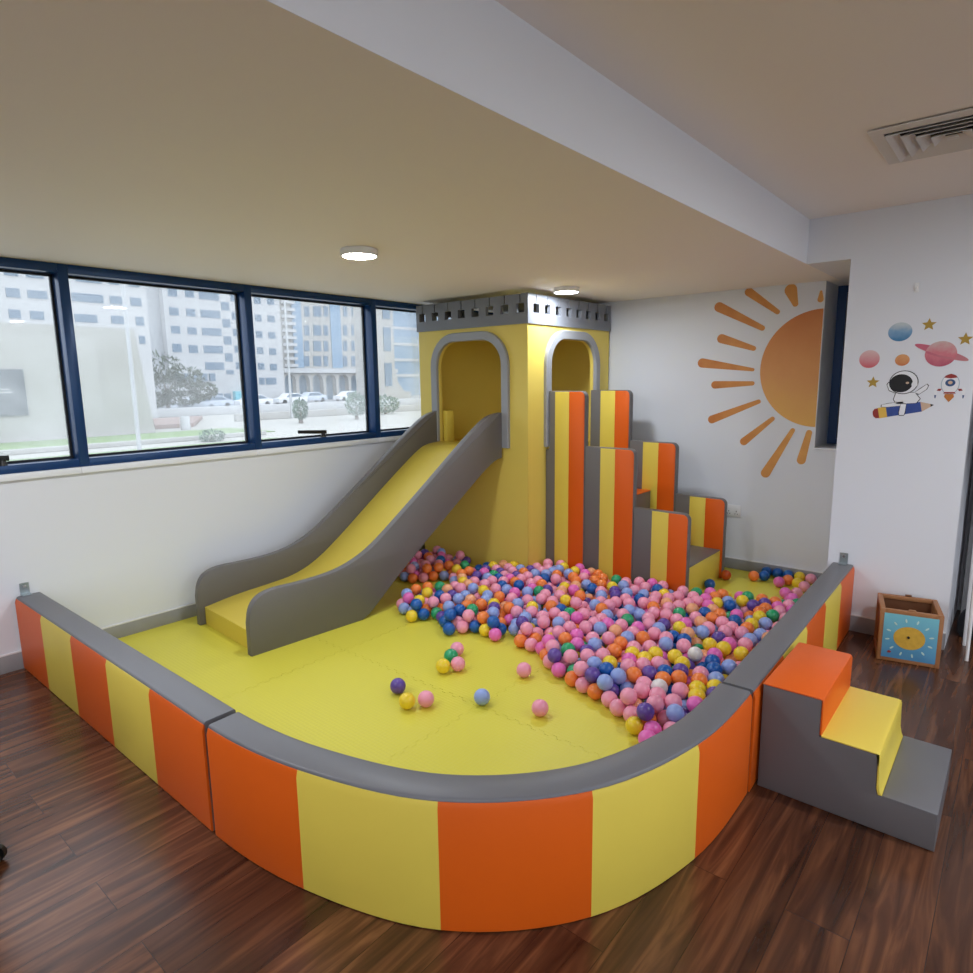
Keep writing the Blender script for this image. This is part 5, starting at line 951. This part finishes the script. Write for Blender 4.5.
def foliage(c0, rx, ry, rz, n, size, seed):
    rnd = random.Random(seed); b = bmesh.new()
    for _ in range(n):
        u, v_ = rnd.uniform(0, 2*PI), rnd.uniform(-1, 1); k = rnd.uniform(.55, 1.0)**.6; s_ = math.sqrt(1-v_*v_)
        p = Vector((c0[0]+rx*k*s_*math.cos(u), c0[1]+ry*k*s_*math.sin(u), c0[2]+rz*k*v_))
        R_ = Matrix.Rotation(rnd.uniform(0, 6), 3, 'X') @ Matrix.Rotation(rnd.uniform(0, 6), 3, 'Z')
        z_ = size*rnd.uniform(.6, 1.3)
        q = [b.verts.new(p + R_ @ Vector(w)*z_) for w in ((-.5, 0, 0), (0, -.28, .05), (.5, 0, 0), (0, .28, .05))]
        b.faces.new(q)
    return b
def tree(name, label, x, y, trunk, blobs, m, n, size, cat='tree'):
    t = thing(name, label, cat, (x, y, GZ))
    q = MB(); q.tube((x, y, GZ), (x, y, trunk), .16, 10, .09)
    for bx_, by_, bz_, *_r in blobs[:4]: q.tube((x, y, trunk-.3), (x+bx_*.7, y+by_*.7, bz_), .07, 8, .03)
    q.build('trunk', 'obark', t)
    c_ = MB()
    for i, (bx_, by_, bz_, rx, ry, rz) in enumerate(blobs): c_._merge(foliage((x+bx_, y+by_, bz_), rx, ry, rz, n, size, i+3), None, None)
    c_.build('crown', m, t)
tree('street_tree', 'spreading grey-green tree before the white tower block', -60, 22.9, 1.0, [(0, -.6, 3.2, 2, 2.2, 1.5), (0, -2.2, 2.2, 1.8, 1.7, 1.4), (0, 1.8, 2.2, 1.8, 1.9, 1.2), (0, .2, 1.3, 2.2, 2.8, 1.1), (0, 3.6, .9, 1.6, 1.4, .9), (0, -3.0, .7, 1.4, 1.3, .9), (0, 1.5, .2, 1.8, 2.4, .7), (0, -1.6, .1, 1.8, 1.8, .8)], 'oleaf', 420, .5)
tree('clipped_shrub', 'clipped egg-shaped shrub outside below the arcade building', -34, 20.4, -.8, [(0, 0, -.25, .55, .55, .75)], 'oleaf2', 500, .22, 'shrub')
tree('clipped_shrub', 'large round clipped shrub outside by the blue mullion', -34, 25.2, -.7, [(0, 0, -.05, .9, .8, .9)], 'oleaf2', 600, .24, 'shrub')
tree('clipped_shrub', 'low rounded bush on the lawn under the tree', -25.8, 9.95, -1.1, [(0, 0, -.95, .5, .65, .35)], 'oleaf2', 420, .16, 'shrub')
tree('clipped_shrub', 'loose bush outside in the window nearest the tower', -38, 31.5, -.9, [(0, 0, -.35, 1.0, 1.5, .8)], 'oleaf2', 600, .25, 'shrub')
# parked cars
def car(y, x, m, label):
    t = thing('car', label, 'car', (x, y, GZ), 'parked cars across the street')
    L_ = 4.3
    pf = [(-L_/2, .25), (-L_/2, .75), (-L_/2+.9, .9), (-L_/2+1.5, 1.4), (L_/2-1.4, 1.42), (L_/2-.5, .95), (L_/2, .85), (L_/2, .25)]
    MB().prism([(x-.85, y+a, GZ+.03+z) for a, z in pf], (1.7, 0, 0), bev=.06).build('body', m, t)
    MB().prism([(x+.84, y+a, GZ+.03+z) for a, z in [(-L_/2+1.05, .92), (-L_/2+1.55, 1.33), (L_/2-1.45, 1.34), (L_/2-.75, .95)]], (.03, 0, 0)).build('side_window', 'oglass', t)
    for s in (-1, 1):
        for xx in (x-.75, x+.75): MB().tube((xx-.1, y+s*1.35, GZ+.35), (xx+.1, y+s*1.35, GZ+.35), .31, 16).build('wheel', 'black', t)
car(30.4, -66, 'ocar', 'silver-blue car parked behind the tree'); car(35.4, -66, 'ocar2', 'white car parked before the chequered block'); car(27.0, -63, 'ocar', 'grey-blue car half hidden by the plain block')
car(49.0, -74, 'ocar', 'silver-blue car parked before the arches'); car(55.5, -74, 'ocar2', 'white car parked before the arches'); car(43.0, -70, 'ocar2', 'white car parked at the foot of the chequered block')
# low walls and paving outside
def lowwall(label, p, m='ow'):
    o = MB().box(*p, .03).build('garden_wall', m, None, (p[0], p[2], GZ)); tag(o, label, 'wall', 'low walls outside'); return o
lowwall('long low white wall along the street beyond the tree', (-52, -51.4, 17, 60, GZ, GZ+.75))
lowwall('low cream wall in front of the arcade shrubs', (-40.4, -40, 19, 60, GZ, GZ+.55), 'ow2')
lowwall('short pale kerb wall along the near lawn', (-27.2, -26.9, -8, 13.5, GZ, GZ+.22), 'ow2')
lowwall('low pale kerb beside the lawn below the windows', (-20, -19.7, -8, 11, GZ, GZ+.25), 'ow2')
rp = MB().prism([(-46, 15.6, GZ+.01), (-37, 12.0, GZ+.01), (-37, 14.4, GZ+.01), (-46, 19.4, GZ+.8), (-46, 15.6, GZ+.8)][0:1]+[(-37, 12.0, GZ+.01), (-37, 14.4, GZ+.01), (-46, 19.4, GZ+.01)], (0, 0, .25)).build('brown_ramp', 'obrown', None, (-41, 15, GZ))
tag(rp, 'brown paved ramp outside beneath the tree', 'ramp')
bo = MB().lathe([(0, 0), (.28, 0), (.28, .75), (.24, .8), (0, .8)], (-35, 12.95, GZ), 20).build('bollard', 'ow', None, (-35, 12.95, GZ)); tag(bo, 'stubby white bollard outside before the brown ramp', 'bollard')

# ------------------------------------------------------------------ world, camera, view
wd = bpy.data.worlds.new('overcast_sky'); S.world = wd; wd.use_nodes = True
nt = wd.node_tree; bgn = nt.nodes['Background']
bgn.inputs[0].default_value = (0.87, 0.93, 1.0, 1); bgn.inputs[1].default_value = 3.5

cam = bpy.data.cameras.new('camera'); co = bpy.data.objects.new('camera', cam); COL.objects.link(co)
yw, pt, rl, F = 0.7016, -0.1641, -0.0129, 637.91
fwd = Vector((-math.sin(yw)*math.cos(pt), math.cos(yw)*math.cos(pt), math.sin(pt)))
r = fwd.cross(Vector((0, 0, 1))).normalized(); u = r.cross(fwd)
r2 = r*math.cos(rl)+u*math.sin(rl); u2 = u*math.cos(rl)-r*math.sin(rl)
mw = Matrix((r2, u2, -fwd)).transposed().to_4x4(); mw.translation = Vector((4.0238, -4.9703, 1.5))
co.matrix_world = mw
cam.sensor_width = 36; cam.sensor_fit = 'HORIZONTAL'; cam.lens = 36*F/973; cam.clip_start = .05; cam.clip_end = 400
S.camera = co
S.view_settings.view_transform = 'Standard'; S.view_settings.look = 'None'; S.view_settings.gamma = 1; S.view_settings.use_curve_mapping = False
S.view_settings.exposure = -0.22
S.cycles.max_bounces = 8; S.cycles.diffuse_bounces = 5; S.cycles.transparent_max_bounces = 12
S.cycles.caustics_reflective = False; S.cycles.caustics_refractive = False
